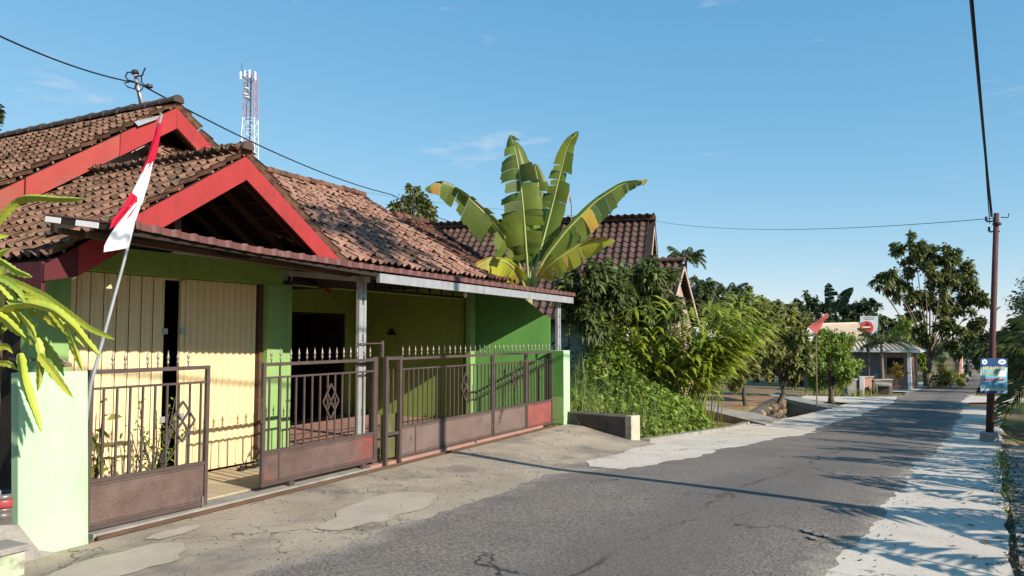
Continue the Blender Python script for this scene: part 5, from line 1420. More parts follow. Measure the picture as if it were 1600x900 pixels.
# ------------------------------------------------------------------ communications tower far behind
td = 95.0
tb = PD(385, 470, td); tb[2] = 0; tt_ = PD(387, 108, td)
tw = thing('lattice_tower', 'tall white and red lattice communications tower behind the house roofs', 'tower', tuple(tb))
M['tower_white'] = mat('tower_white_paint', (.72, .74, .76), None, rough=.5)
M['tower_red'] = mat('tower_red_paint', (.42, .20, .19), None, rough=.5)
H_ = tt_[2]
levels = np.linspace(0, 1, 25)
def tw_c(s, k):
    hw = 1.35 * (1 - s) + .62 * s; a = math.pi / 4 + k * math.pi / 2 + .5
    return np.array((tb[0] + hw * 1.414 * math.cos(a), tb[1] + hw * 1.414 * math.sin(a), H_ * s))
for seg in range(24):
    m_ = M['tower_red'] if seg >= 20 or seg in (7, 8, 9) else M['tower_white']
    mb = MB(tb); a, b = levels[seg], levels[seg + 1]
    for k in range(4):
        mb.bar(tw_c(a, k), tw_c(b, k), .07, .07); mb.bar(tw_c(a, k), tw_c(b, k + 1), .035, .035); mb.bar(tw_c(a, k + 1), tw_c(b, k), .035, .035); mb.bar(tw_c(b, k), tw_c(b, k + 1), .035, .035)
    mb.build('lattice_section', m_, tw)
MB(tb).tube([(tb[0], tb[1], 0), (tb[0], tb[1], H_)], .10, 6).build('cable_ladder', M['iron'], tw)
for x, y0, y1 in ((376, 112, 124), (390, 109, 122), (399, 112, 126), (383, 110, 120)):
    q0 = PD(x, y0, td - 1); q1 = PD(x, y1, td - 1); MB(tb).bar(q0, q1, .28, .16, tuple(RT)).build('antenna_panel', M['tower_white'], tw, bevel=.02)
    MB(tb).bar((q0 + q1) / 2, (tb[0], tb[1], (q0[2] + q1[2]) / 2), .06, .06).build('antenna_arm', M['iron'], tw)
for x, y in ((385, 138), (383, 147), (386, 152)):
    q = PD(x, y, td - 1.2); MB(tb).lathe([(.05, -.15), (.30, -.08), (.34, 0), (.2, .06)], q, 10).build('dish', M['tower_white'], tw, True)
    MB(tb).bar(q, (tb[0], tb[1], q[2]), .06, .06).build('dish_arm', M['iron'], tw)
MB(tb).tube([PD(378, 108, td), PD(378, 98, td)], .04, 5).build('lightning_rod', M['iron'], tw)
MB(tb).bar(PD(378, 109, td), (tb[0], tb[1], PD(378, 109, td)[2]), .06, .06).build('rod_arm', M['iron'], tw)

# ------------------------------------------------------------------ cables
def cable(name, label, pts, rad, sag=0.0, n=24, m=None):
    pts = [np.asarray(p, float) for p in pts]; out = []
    for a, b in zip(pts[:-1], pts[1:]):
        for k in range(n):
            t = k / n; p = a + (b - a) * t; p[2] -= sag * 4 * t * (1 - t); out.append(p)
    out.append(pts[-1])
    o = MB(out[0]).tube(out, rad, 5).build(name, m or M['cable']); o.location = out[0]
    return tag(o, label, 'cable')
mj = PD(216, 130, md)
cable('overhead_cable', 'black service cable reaching the roof mast from upper left', [PD(-120, -5, 7.2), mj], .011, .12)
cable('overhead_cable', 'black cable running down from the roof mast behind the banana leaves', [mj, PD(612, 304, 22), PD(760, 358, 30)], .013, .2)
far_p = np.array((20.72, -1.36, 0.0)); pole_b = far_p.copy(); pole_b[2] = zr(20.72)
pdp = depth(pole_b)
ptop = PD(1557, 333, pdp)
cable('overhead_cable', 'thin wire crossing the sky from pole top to behind the banana', [PD(1552, 341, pdp), PD(1020, 345, 40), PD(480, 285, 55)], .008, .35)
# bundle along the road towards and over the camera
ddir = np.array((-math.cos(math.radians(4.8)), math.sin(math.radians(4.8)), 0))
p0 = PD(1549, 338, pdp)
for k, (lab, dx, r_, z1) in enumerate((('thick black cable bundle passing overhead to the roadside pole', 0, .021, .16), ('black cable rising from the pole to join the overhead bundle', .012, .010, .165), ('thin black cable lowest on the pole, joining the overhead bundle', -.016, .006, .14))):
    a = p0 + np.array((0, dx * 3, -.16 * k)); b = a + ddir * 40; b[2] = 7.6 + z1
    if k == 0:
        b0, a0 = b, a; cable('overhead_cable', lab, [a, b], r_, .45, 60)
    else:
        t_ = .10 + .07 * k; q = a0 + (b0 - a0) * t_; q[2] -= .45 * 4 * t_ * (1 - t_) + .02
        cable('overhead_cable', lab, [a, q], r_, .10, 24)

# ------------------------------------------------------------------ roadside pole with banner
up_ = thing('utility_pole', 'leaning rust brown steel utility pole with a banner on the right shoulder', 'utility pole', tuple(pole_b))
MB(pole_b).tube([pole_b, pole_b + (ptop - pole_b) * .4, pole_b + (ptop - pole_b) * .41, ptop], [.082, .077, .067, .055], 14).build('shaft', M['pole'], up_, True)
MB(pole_b).lathe([(.19, -.3), (.19, .10), (.175, .2), (.155, .22)], pole_b, 14).build('footing', M['concrete'], up_)
for z, w_ in ((-.18, .34), (-.42, .26)):
    q = ptop + np.array((0, 0, z)); MB(pole_b).bar(q - np.array((0, .05, 0)), q + np.array((0, w_ * .6, 0)), .03, .03).build('bracket', M['black_metal'], up_)
    MB(pole_b).lathe([(.02, 0), (.03, .03), (.02, .06), (.028, .09), (.012, .11)], q + np.array((0, w_ * .6, .01)), 8).build('insulator', M['black_metal'], up_)
MB(pole_b).tube([ptop + np.array((.0, -.08, -.1)), ptop + np.array((0, -.22, -.12)), ptop + np.array((0, -.24, -.02))], .012, 6).build('hook', M['black_metal'], up_)
MB(pole_b).lathe([(.082, -.03), (.088, -.02), (.088, .02), (.082, .03)], ptop + np.array((0, 0, -.25)), 12).build('clamp', M['black_metal'], up_)

# banner: printed sheet with its own lettering
bdn = pdp - .22
c00, c10, c11, c01 = (PD(1532, 560, bdn), PD(1574, 560, bdn), PD(1573, 616, bdn), PD(1532, 615, bdn))
bo = (c00 + c10 + c11 + c01) / 4
bn = thing('banner', 'small blue printed banner with red slogan hung on the utility pole', 'banner', tuple(c01))
M['banner_blue'] = mat('banner_sky_print', (.08, .30, .46), (.24, .56, .66), 6, .38, .62, rough=.5, c3=(.70, .80, .78), s3=4.5, t3=(.52, .66))
M['banner_navy'] = mat('banner_navy_print', (.018, .06, .17), (.03, .09, .24), 6, rough=.5)
M['ink_cream'] = mat('cream_ink', (.72, .66, .42), None, rough=.5)
M['ink_green'] = mat('pale_green_ink', (.48, .60, .28), None, rough=.5)
M['ink_red'] = mat('red_ink', (.55, .02, .06), None, rough=.5)
M['ink_white'] = mat('white_ink', (.80, .80, .80), None, rough=.5)
def bq(u, v, e=0.0): return c00 + (c10 - c00) * u + (c01 - c00) * v - FW * e
def bquad(nm, u0, v0, u1, v1, e, m, par):
    return MB(c01).add([bq(u0, v0, e), bq(u0, v1, e), bq(u1, v1, e), bq(u1, v0, e)], [(0, 1, 2, 3)]).build(nm, m, par)
sheet = MB(c01).prism([bq(0, 0), bq(0, 1), bq(1, 1), bq(1, 0)], tuple(FW * .004)).build('sheet', M['banner_blue'], bn)
bquad('header_print', .0, .0, 1, .25, .003, M['banner_navy'], sheet); bquad('footer_print', 0, .93, .62, 1, .003, M['banner_navy'], sheet)
bquad('footer_line', .04, .86, .96, .91, .003, M['ink_cream'], sheet)
for u in (.15, .8):
    for rr, ee, mm in ((.10, .005, M['ink_white']), (.045, .007, M['banner_blue'])):
        MB(c01).add([bq(u + rr * math.cos(k * .393) * (1.5 if u > .5 else 1), .10 + rr * .74 * math.sin(k * .393), ee) for k in range(16)], [tuple(range(15, -1, -1))]).build('emblem', mm, sheet)
def stroke_line(nm, u0, u1, v0, v1, m, seed, slant=0.0):
    """one printed line too small to read in the photograph: letter-sized strokes, as they appear"""
    r_ = random.Random(seed); mb = MB(c01); u = u0
    while u < u1 - .02:
        w_ = r_.uniform(.035, .06)
        if r_.random() < .12: u += w_ * .7; continue
        for k in range(2):
            x = u + k * w_ * .55; t_ = v0 + (v1 - v0) * r_.uniform(0, .25)
            mb.add([bq(x + slant, t_, .006), bq(x, v1, .006), bq(x + .016, v1, .006), bq(x + .016 + slant, t_, .006)], [(0, 1, 2, 3)])
        y = v0 + (v1 - v0) * r_.choice((0.05, .45, .8)); mb.add([bq(u, y, .0065), bq(u, y + (v1 - v0) * .2, .0065), bq(u + w_ * .8, y + (v1 - v0) * .2, .0065), bq(u + w_ * .8, y, .0065)], [(0, 1, 2, 3)])
        u += w_ * 1.25
    o = mb.build(nm, m, sheet); o['kind'] = 'stuff'
stroke_line('heading_print', .08, .92, .22, .33, M['ink_cream'], 1)
stroke_line('heading_print', .08, .70, .35, .47, M['ink_green'], 2)
stroke_line('slogan_print', .12, .90, .565, .635, M['ink_red'], 3, .01)
bquad('picture_print', .66, .36, .95, .52, .004, M['ink_white'], sheet)
# ------------------------------------------------------------------ vegetation beyond the house
R7 = np.random.default_rng(77)
def pxtree(name, label, bx, d, bl, *a, off=0.0, dj=.5, **k):
    rng = np.random.default_rng(k.get('seed', 1) + 500)
    return tree(name, label, foot(bx, d, off), blobs_from_px(bl, d, rng, dj), *a, **k)
pxtree('mango_tree', 'dark dense mango tree between the banana plant and the pink gable', 945, 18.3,
       [(905, 440, 30), (930, 425, 26), (940, 465, 36), (905, 488, 26), (962, 448, 30), (930, 505, 24), (893, 470, 18), (960, 490, 24)], 8000, .22, .06, M['leaf_mango'], M['bark'], .10, seed=2, group='mango trees', dj=.6, droop=.35)
pxtree('mango_tree', 'rounded dark mango tree in front of the brown tile roof', 1010, 19.5,
       [(985, 432, 30), (1015, 428, 32), (1040, 445, 28), (995, 462, 34), (1030, 470, 30), (1050, 475, 18), (975, 470, 24), (1010, 492, 28)], 9000, .20, .055, M['leaf_mango'], M['bark'], .10, seed=3, group='mango trees', dj=.7, droop=.4)
# galangal-like clump: arching leafy stems, each one a part
def leafy_stem(L, n, ll, lw, rng):
    V = []; F = []
    t = np.linspace(0, 1, 9)
    lean = rng.uniform(.12, .55)
    pts = np.stack([L * lean * t ** 1.8, np.zeros(9), L * (t - .32 * lean * t ** 2.4)], 1)
    for i in range(n):
        s = .42 + .58 * i / (n - 1)
        p = np.array([np.interp(s, t, pts[:, k]) for k in range(3)])
        sg = 1 if i % 2 else -1
        d = np.array([.75 + rng.normal(0, .2), sg * rng.uniform(.35, 1.0), .55 - .5 * s + rng.normal(0, .15)]); d /= np.linalg.norm(d)
        sd_ = np.cross(d, (0, 0, 1.)); sd_ /= np.linalg.norm(sd_) + 1e-9
        l_ = ll * rng.uniform(.75, 1.2)
        o = len(V)
        q1 = p + d * l_ * .35 + np.array((0, 0, .03 * l_)); q2 = p + d * l_ * .72 - np.array((0, 0, .08 * l_)); e = p + d * l_ - np.array((0, 0, .30 * l_))
        V += [p, q1 - sd_ * lw / 2, q1 + sd_ * lw / 2, q2 - sd_ * lw * .4, q2 + sd_ * lw * .4, e]
        F += [(o, o + 2, o + 1), (o + 1, o + 2, o + 4), (o + 1, o + 4, o + 3), (o + 3, o + 4, o + 5)]
    return pts, np.array(V), np.array(F)
def clump(name, label, centre, nst, L, n, ll, lw, m, seed, spread, group=None):
    rng = np.random.default_rng(seed); c = np.asarray(centre, float)
    t = thing(name, label, 'plant', tuple(c), 0, group)
    protos = []
    for k in range(8):
        P_, V, F = leafy_stem(L * rng.uniform(.75, 1.1), n, ll, lw, rng)
        protos.append((np_mesh('leafy_stem', V, F, m), MB().tube(P_, np.linspace(.014, .004, 9), 5).mesh('cane', m)))
    for k in range(nst):
        a = rng.uniform(0, 6.283); rr = spread * math.sqrt(rng.random())
        mt_ = Matrix.Translation((rr * math.cos(a), rr * math.sin(a), 0)) @ Matrix.Rotation(a + rng.normal(0, .5), 4, 'Z') @ Matrix.Scale(rng.uniform(.8, 1.1), 4)
        q = protos[k % 8]
        o = link('leafy_stem', q[0], t, mt_); link('cane', q[1], o)
    return t
gc = foot(1035, 20.2, -.05)
clump('ginger_clump', 'bright yellow green leafy clump of arching canes above the vine cover', gc, 110, 3.7, 18, .88, .105, M['leaf_bright'], 5, 1.0)
clump('ginger_clump', 'smaller leafy cane clump leaning right beside the young fruit tree', foot(1092, 21.5, -.05), 34, 2.9, 15, .75, .095, M['leaf_bright'], 6, .6)
# young fruit trees on the bare yard
pxtree('fruit_tree', 'young fruit tree with thin trunk nearest the bushes on bare soil', 1163, 26.0,
       [(1150, 472, 20), (1172, 488, 22), (1135, 505, 22), (1165, 522, 26), (1190, 505, 20), (1145, 545, 24), (1180, 550, 24), (1125, 560, 18), (1160, 580, 20), (1198, 535, 16), (1170, 455, 12), (1140, 590, 14)], 9000, .19, .085, M['leaf_guava'], M['bark'], .075, seed=12, group='fruit trees on bare soil', dj=.9, off=.1, hollow=.2)
pxtree('fruit_tree', 'bushy fruit tree with forked trunk left of the drooping flag', 1214, 29.0,
       [(1205, 480, 18), (1228, 488, 22), (1250, 505, 22), (1215, 515, 26), (1240, 535, 26), (1262, 545, 16), (1200, 545, 22), (1225, 562, 24), (1250, 570, 20), (1205, 578, 18), (1235, 590, 14), (1190, 500, 14)], 10000, .20, .09, M['leaf_guava'], M['bark'], .09, seed=13, group='fruit trees on bare soil', dj=.9, off=.1, hollow=.2)
pxtree('dense_tree', 'dense round dark green tree beside the drooping flag', 1296, 33.0,
       [(1285, 528, 24), (1308, 540, 24), (1270, 552, 24), (1300, 565, 28), (1325, 572, 18), (1280, 585, 22), (1310, 590, 18), (1330, 590, 12), (1265, 580, 14)], 9000, .18, .075, M['leaf_vine'], M['bark'], .11, seed=14, dj=.9, off=.1)
# backdrop row
for i, (bx, d, bl, m_, lab, n_, ll) in enumerate((
    (1100, 46, [(1082, 440, 12), (1095, 452, 18), (1112, 462, 22), (1128, 476, 18), (1095, 470, 22), (1075, 460, 14), (1135, 490, 14), (1108, 490, 22)], 'leaf_far', 'green tree right of the pink gable under the taller coconut palm', 3200, .34),
    (1180, 58, [(1165, 480, 12), (1185, 470, 14), (1205, 482, 12), (1180, 495, 18), (1210, 498, 16), (1150, 492, 14)], 'leaf_tree', 'low brownish tree on the skyline behind the fruit trees', 1800, .40),
    (1262, 62, [(1245, 480, 12), (1268, 470, 14), (1285, 482, 12), (1262, 495, 18), (1290, 498, 16), (1235, 498, 14)], 'leaf_dark', 'dark shrubby tree on the skyline left of the dark banana', 2000, .40),
    (1335, 66, [(1318, 482, 14), (1338, 478, 16), (1355, 486, 14), (1330, 498, 18), (1362, 480, 12)], 'leaf_dark', 'dark tree on the skyline above the corrugated roof', 2200, .40),
    (1372, 62, [(1372, 498, 14), (1385, 508, 16), (1360, 505, 12), (1396, 520, 16)], 'leaf_far', 'light green tree just above the garage roof ridge', 1500, .36),
    (640, 40, [(640, 308, 20), (618, 325, 16), (650, 330, 24), (672, 335, 16), (630, 345, 20), (665, 355, 16), (605, 335, 10), (645, 295, 10)], 'leaf_tree', 'brownish green tree rising behind the pale tiled roof', 3400, .26),
    (-12, 30, [(-14, 178, 16), (-6, 195, 14), (-20, 205, 18), (-4, 160, 8)], 'leaf_dark', 'dark tree at the left edge above the rear roof', 1500, .24),
    (1545, 120, [(1515, 548, 10), (1528, 538, 12), (1500, 552, 10), (1510, 530, 10)], 'leaf_dark', 'far dark tree closing the end of the road', 1500, .6))):
    pxtree('background_tree', lab, bx, d, bl, n_, ll, ll * .45, M[m_], M['bark'], .2, seed=30 + i, group='background trees', dj=1.5)
# the big open tree
pxtree('tall_tree', 'tall open crowned tree with forked trunk beyond the small garage', 1448, 52.0,
       [(1405, 390, 15), (1428, 382, 18), (1455, 395, 20), (1480, 402, 18), (1500, 420, 20), (1415, 415, 16), (1390, 430, 14), (1445, 425, 20), (1475, 440, 22), (1510, 450, 20), (1530, 465, 16), (1405, 450, 16), (1430, 460, 18), (1380, 452, 10), (1460, 475, 22), (1495, 482, 20), (1525, 500, 16), (1425, 490, 14), (1475, 512, 18), (1505, 520, 16), (1440, 520, 14), (1368, 440, 8), (1488, 545, 14)],
       15000, .34, .15, M['leaf_tree'], M['bark_pale'], .30, seed=21, dj=1.6, hollow=.15, fork=.1, twig=8)
pxtree('roadside_shrub', 'yellowish shrub at the foot of the tall tree', 1482, 50.0, [(1475, 580, 14), (1490, 588, 14), (1468, 592, 12), (1500, 592, 9)], 1500, .30, .07, M['leaf_yellow'], M['bark'], .05, seed=22, cat='shrub')
pxtree('roadside_shrub', 'leafy green shrub left of the tall tree trunk', 1425, 51.0, [(1415, 545, 14), (1430, 555, 14), (1440, 570, 10), (1400, 530, 14), (1410, 510, 14)], 1800, .36, .10, M['leaf_vine'], M['bark'], .07, seed=23, cat='shrub')
pxtree('golden_bush', 'clipped round golden topped bush in front of the garage', 1403, 44.0, [(1403, 576, 10), (1398, 582, 8), (1408, 582, 8)], 900, .09, .05, M['leaf_orange'], M['bark'], .04, seed=24, cat='shrub', off=.5)
# trees of the right-hand side, whose shade lies across the road
def rtree(name, label, X, Y, h, rad, n, seed, m='leaf_dark', group='shade trees on the right', ll=.24):
    rng = np.random.default_rng(seed); z = float(gz(X, Y)); b = np.array((X, Y, z)); bl = []
    for k in range(9):
        a = rng.uniform(0, 6.28); q = rng.uniform(0, .75) * rad
        bl.append((b + np.array((q * math.cos(a), q * math.sin(a), h * rng.uniform(.5, .92))), rad * rng.uniform(.38, .6)))
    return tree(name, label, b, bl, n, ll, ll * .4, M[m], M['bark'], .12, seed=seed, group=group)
sh_lab = {18.5: 'shade tree beside the utility pole on the right', 22.5: 'shade tree just past the utility pole on the right', 26.5: 'leafy shade tree left of the right side lane', 30.5: 'shade tree at the near corner of the right lane'}
for i, (X, Y, h, rad) in enumerate(((19.2, -5.6, 4.2, 1.9), (22.8, -6.2, 5.2, 2.2), (26.6, -6.6, 5.6, 2.4), (30.2, -7.0, 5.4, 2.4), (33.8, -7.6, 5.2, 2.2))):
    rtree('shade_tree', ['small shade tree beside the utility pole, nearest of its row', 'shade tree just past the utility pole, second of its row', 'shade tree in the middle of the row before the right lane', 'shade tree fourth in the row before the right lane', 'last shade tree of the row at the right lane corner'][i], X, Y, h, rad, 3000, 60 + i)
for i, (X, Y, h, rad) in enumerate(((49, -7.0, 7.0, 2.8), (54, -7.4, 7.5, 3.0), (60, -8.0, 7.5, 3.0), (67, -8.6, 8, 3.2), (75, -9.4, 8, 3.3), (86, -10.5, 9, 3.6))):
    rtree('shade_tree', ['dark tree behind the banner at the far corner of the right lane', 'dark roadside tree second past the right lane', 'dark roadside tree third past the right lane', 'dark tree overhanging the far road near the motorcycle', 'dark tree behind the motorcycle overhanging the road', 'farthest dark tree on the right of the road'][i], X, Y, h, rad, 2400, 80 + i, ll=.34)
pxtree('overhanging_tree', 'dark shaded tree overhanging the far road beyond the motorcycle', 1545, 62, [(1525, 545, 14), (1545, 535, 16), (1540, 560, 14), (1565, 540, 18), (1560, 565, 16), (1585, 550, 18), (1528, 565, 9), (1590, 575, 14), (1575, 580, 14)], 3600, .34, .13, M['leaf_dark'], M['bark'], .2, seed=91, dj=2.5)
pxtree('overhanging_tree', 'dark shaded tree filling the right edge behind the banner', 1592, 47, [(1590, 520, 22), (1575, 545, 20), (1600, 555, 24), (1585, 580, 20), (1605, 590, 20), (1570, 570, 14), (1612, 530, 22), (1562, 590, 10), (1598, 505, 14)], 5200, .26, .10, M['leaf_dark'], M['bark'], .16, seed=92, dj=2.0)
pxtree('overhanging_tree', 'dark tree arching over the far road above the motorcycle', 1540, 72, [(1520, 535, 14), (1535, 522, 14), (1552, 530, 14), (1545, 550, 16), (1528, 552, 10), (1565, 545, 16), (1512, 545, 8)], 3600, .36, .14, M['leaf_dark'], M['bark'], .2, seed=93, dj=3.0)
# palms
def palm_px(name, label, bx, ty, d, nf, fl, seed, group, tr=.14, m='leaf_palm', ll=.7, **k):
    b = foot(bx, d); return palm(name, label, b, PD(bx, ty, d), nf, fl, seed, M[m], M['bark_pale'], tr, ll, group, **k)
palm_px('coconut_palm', 'taller distant coconut palm right of the pink gable', 1072, 404, 62, 16, 1.75, 1, 'distant coconut palms', ll=.55, w=.05)
palm_px('coconut_palm', 'shorter distant coconut palm on the skyline', 1140, 456, 75, 15, 1.9, 2, 'distant coconut palms', ll=.6, w=.06)
palm_px('coconut_palm', 'slim palm in front of the garage beside the round sign', 1377, 535, 43, 12, 1.6, 3, None, tr=.08, ll=.4, w=.05)
palm('coconut_palm', 'low palm with long drooping fronds at the right edge past the pole', (27.0, -4.4, float(gz(27, -4.4))), (27.0, -4.3, float(gz(27, -4.4)) + 1.9), 16, 3.1, 4, M['leaf_palm'], M['bark'], .16, .75, None, nleaf=34, w=.045)
palm('coconut_palm', 'young palm with drooping fronds at the near right corner of the lane', (35.5, -5.6, float(gz(35.5, -5.6))), (35.5, -5.5, float(gz(35.5, -5.6)) + 2.4), 16, 3.4, 5, M['leaf_palm'], M['bark'], .18, .8, None, nleaf=34, w=.05)
palm('areca_palm', 'slim palm right of the camera that casts the long trunk shadow', (7.45, -1.75, float(gz(7.45, -1.75))), (7.5, -1.72, 8.3), 12, 1.7, 6, M['leaf_palm'], M['bark_pale'], .085, .5, None, nleaf=26, w=.04)
# feathery low palms outside the right edge: their shade falls on the shoulder
for i, (X, Y, h, fl) in enumerate(((5.2, -3.5, 1.2, 2.0), (8.3, -3.7, 1.3, 2.1), (10.6, -3.9, 1.5, 2.2), (13.0, -4.2, 1.7, 2.4), (15.4, -4.4, 1.8, 2.5))):
    zz = float(gz(X, Y))
    palm('low_palm', ['low palm beyond the right shoulder, nearest the camera', 'low palm beyond the right shoulder, second from the camera', 'low palm beyond the right shoulder, third from the camera', 'low palm beyond the right shoulder, fourth from the camera', 'low palm beyond the right shoulder, nearest the utility pole'][i], (X, Y, zz), (X, Y + .05, zz + h), 15, fl, 110 + i, M['leaf_palm'], M['bark'], .09, .55, 'low palms beyond the right shoulder', nleaf=26, w=.035)
# background banana, dark against the sky
bb2 = foot(1298, 55)
bk = thing('banana_plant', 'distant dark banana plant silhouetted above the corrugated roof', 'banana plant', tuple(bb2))
MB(bb2).tube([bb2, PD(1300, 500, 55)], [.2, .12], 8).build('stem', M['banana_stem'], bk)
M['banana_dark'] = leafmat('dark_banana_leaf', (.035, .06, .02), (.025, .045, .016), .2, .2)
banana_leaf(bk, bb2, [PD(1300, 500, 55), PD(1297, 475, 55), PD(1296, 455, 55), PD(1294, 442, 55)], .5, M['banana_dark'], 31, .4, fold=.1)
banana_leaf(bk, bb2, [PD(1301, 500, 55), PD(1308, 478, 55), PD(1320, 460, 55), PD(1333, 449, 55)], .45, M['banana_dark'], 32, .4, fold=.3)
# ------------------------------------------------------------------ ground plants by the ditch
def inpx(p):
    q = p - EYE; d = q @ FW
    return 800 + (q @ RT) / d * FPX, 450 - (q @ UP) / d * FPX
n = 2600
pts = np.stack([R7.uniform(13.3, 17.5, n), R7.uniform(4.7, 8.0, n), np.zeros(n)], 1); pts[:, 2] = gz(pts[:, 0], pts[:, 1])
keep = R7.random(n) < np.where(pts[:, 0] < 15.5, 1, .5)
pts = pts[keep]; n = len(pts)
o = link('tall_grass', blades('tall_grass', pts, R7.uniform(.8, 2.3, n), R7.uniform(.012, .036, n), R7.uniform(.1, .7, n), M['leaf_grass'], R7, 6)); tag(o, 'tall arching grass between the gate pillar and bushes', 'grass', kind='stuff')
n = 1500
c = np.array((19.8, 5.3)); a = R7.uniform(0, 6.28, n); rr = np.sqrt(R7.random(n))
pts = np.stack([c[0] + 1.3 * rr * np.cos(a), c[1] + .75 * rr * np.sin(a), np.zeros(n)], 1); pts[:, 2] = gz(pts[:, 0], pts[:, 1])
o = link('tall_grass', blades('tall_grass', pts, R7.uniform(.8, 1.5, n), R7.uniform(.010, .02, n), R7.uniform(.2, .9, n), M['leaf_grass'], R7, 6)); tag(o, 'fine drooping grass tussock by the ditch before the slab', 'grass', kind='stuff')
# vine cover: heaps of leaves over a swelling mound
def mound(X, Y):
    z = gz(X, Y)
    h = 0
    for cx, cy, rx, ry, hh in ((15.4, 5.5, 1.5, 1.0, 1.15), (16.9, 5.5, 1.7, 1.0, 1.6), (18.6, 5.3, 1.3, .8, 1.35), (14.2, 6.9, 1.0, 1.0, .9), (17.6, 6.4, 1.6, 1.0, 2.1), (20.2, 5.4, 1.2, .7, .9), (21.2, 6.6, 1.2, 1.0, 1.3)):
        h = np.maximum(h, hh * np.sqrt(np.clip(1 - ((X - cx) / rx) ** 2 - ((Y - cy) / ry) ** 2, 0, 1)))
    return z + .35 + h, h
n = 26000
X = R7.uniform(13.2, 22.4, n); Y = R7.uniform(4.55, 7.8, n); Z, hh = mound(X, Y)
ok = hh > .05; X, Y, Z, hh = X[ok], Y[ok], Z[ok], hh[ok]
g0 = gz(X, Y); t_ = R7.random(len(X)) ** .35
P_ = np.stack([X, Y, g0 + (Z - g0) * t_ + R7.normal(0, .06, len(X))], 1)
D_ = R7.normal(0, .7, (len(X), 3)) + np.array((-.15, -.75, .45))
rl = R7.uniform(.5, 1.0, len(X)) + (R7.random(len(X)) < .18) * .9
o = link('vine_cover', leaf_mesh('vine_cover', P_, D_, .105 * rl, .075 * rl, M['leaf_vine'], R7, .35)); tag(o, 'mass of light green creeping vine leaves over the ditch bank', 'vines', kind='stuff')
n = 16000                                                # dark scrub behind, fills the gaps between trunks
X = R7.uniform(13.5, 42, n); Y = R7.uniform(7.5, 12, n); h = .7 + 1.5 * (np.sin(X * .9) * np.cos(Y * 1.1) * .5 + .5)
P_ = np.stack([X, Y, gz(X, Y) + h * R7.random(n) ** .6], 1)
P_ = P_[(X < 20) | (Y > 8.6)]
o = link('undergrowth', leaf_mesh('undergrowth', P_, R7.normal(0, .7, (len(P_), 3)) + (0, -.3, .4), .17, .07, M['leaf_dark'], R7, .4)); tag(o, 'shaded undergrowth behind the bushes and fruit trees', 'undergrowth', kind='stuff')
# weeds on the right edge and verge grass
n = 1500
X = R7.uniform(3, 40, n); Y = E1(np.minimum(X, 36)) - .68 - np.abs(R7.normal(0, .5, n)); pts = np.stack([X, Y, gz(X, Y)], 1)
o = link('verge_weeds', blades('verge_weeds', pts, R7.uniform(.2, .7, n), R7.uniform(.01, .03, n), R7.uniform(.2, .9, n), M['leaf_grass'], R7, 4)); tag(o, 'weeds along the right edge of the shoulder', 'weeds', kind='stuff')
n = 2600
X = R7.uniform(41, 75, n); Y = AL(X) + 1.3 + np.abs(R7.normal(0, 1.3, n)); pts = np.stack([X, Y, gz(X, Y)], 1)
o = link('verge_grass', blades('verge_grass', pts, R7.uniform(.2, .7, n), R7.uniform(.02, .05, n), R7.uniform(.2, .9, n), M['leaf_yellow'], R7, 4)); tag(o, 'dry yellowish grass along the far left verge', 'grass', kind='stuff')
n = 500
X = R7.uniform(8, 17, n); Y = E1(X) + R7.normal(-.02, .05, n); pts = np.stack([X, Y, zr(X) - .01], 1)
o = link('joint_weeds', blades('joint_weeds', pts, R7.uniform(.03, .12, n), R7.uniform(.006, .015, n), R7.uniform(.3, 1, n), M['leaf_grass'], R7, 3)); tag(o, 'small weeds growing in the shoulder joint', 'weeds', kind='stuff')
# far wood on the horizon all round: one mass
n = 42000
a = R7.uniform(0, 6.283, n); rad = R7.uniform(130, 260, n)
X = 20 + rad * np.cos(a); Y = rad * np.sin(a)
keep = ~((np.abs(Y + 5 + .06 * (X - 60)) < 5) & (X > 40) & (X < 180))
X, Y, a, rad = X[keep], Y[keep], a[keep], rad[keep]
hh = 5 + 2.2 * np.sin(a * 23) + 1.6 * np.sin(a * 61 + 1) + 1.2 * np.sin(a * 131)
P_ = np.stack([X, Y, gz(X, Y) + hh * R7.random(len(X)) ** .7], 1)
o = link('far_wood', leaf_mesh('far_wood', P_, R7.normal(0, 1, (len(X), 3)), 2.2, 1.3, M['leaf_far'], R7, .2)); tag(o, 'far belt of trees along the horizon', 'wood', kind='stuff')
# ------------------------------------------------------------------ small buildings and things down the road
gd = 46.0
M['zinc'] = mat('corrugated_zinc', (.60, .48, .36), (.48, .385, .29), 4, rough=.9, spec=.1, metal=.0, c3=(.20, .16, .13), s3=2, t3=(.58, .74), bump=.1)
M['brick_pink'] = mat('pink_brick_wall', (.36, .20, .15), (.28, .155, .12), 6, rough=.95, bump=.4, bscale=20, fine=.15)
M['render_grey'] = mat('grey_render', (.20, .19, .18), (.15, .145, .14), 3, rough=.95, bump=.2)
c_r = PD(1425, 600, gd); gzv = float(zr(c_r[0])) - .1
GO = np.array((c_r[0], c_r[1], gzv))
gar = thing('garage', 'small garage with grey corrugated roof and white corner posts', 'garage', tuple(GO))
ex_ = np.array((math.cos(math.radians(-5)), math.sin(math.radians(-5)), 0)); ey_ = np.array((-ex_[1], ex_[0], 0)); ez_ = np.array((0, 0, 1.))
def gq(a, b, c): return GO + ex_ * a + ey_ * b + ez_ * c     # a along the road, b away from it, c up
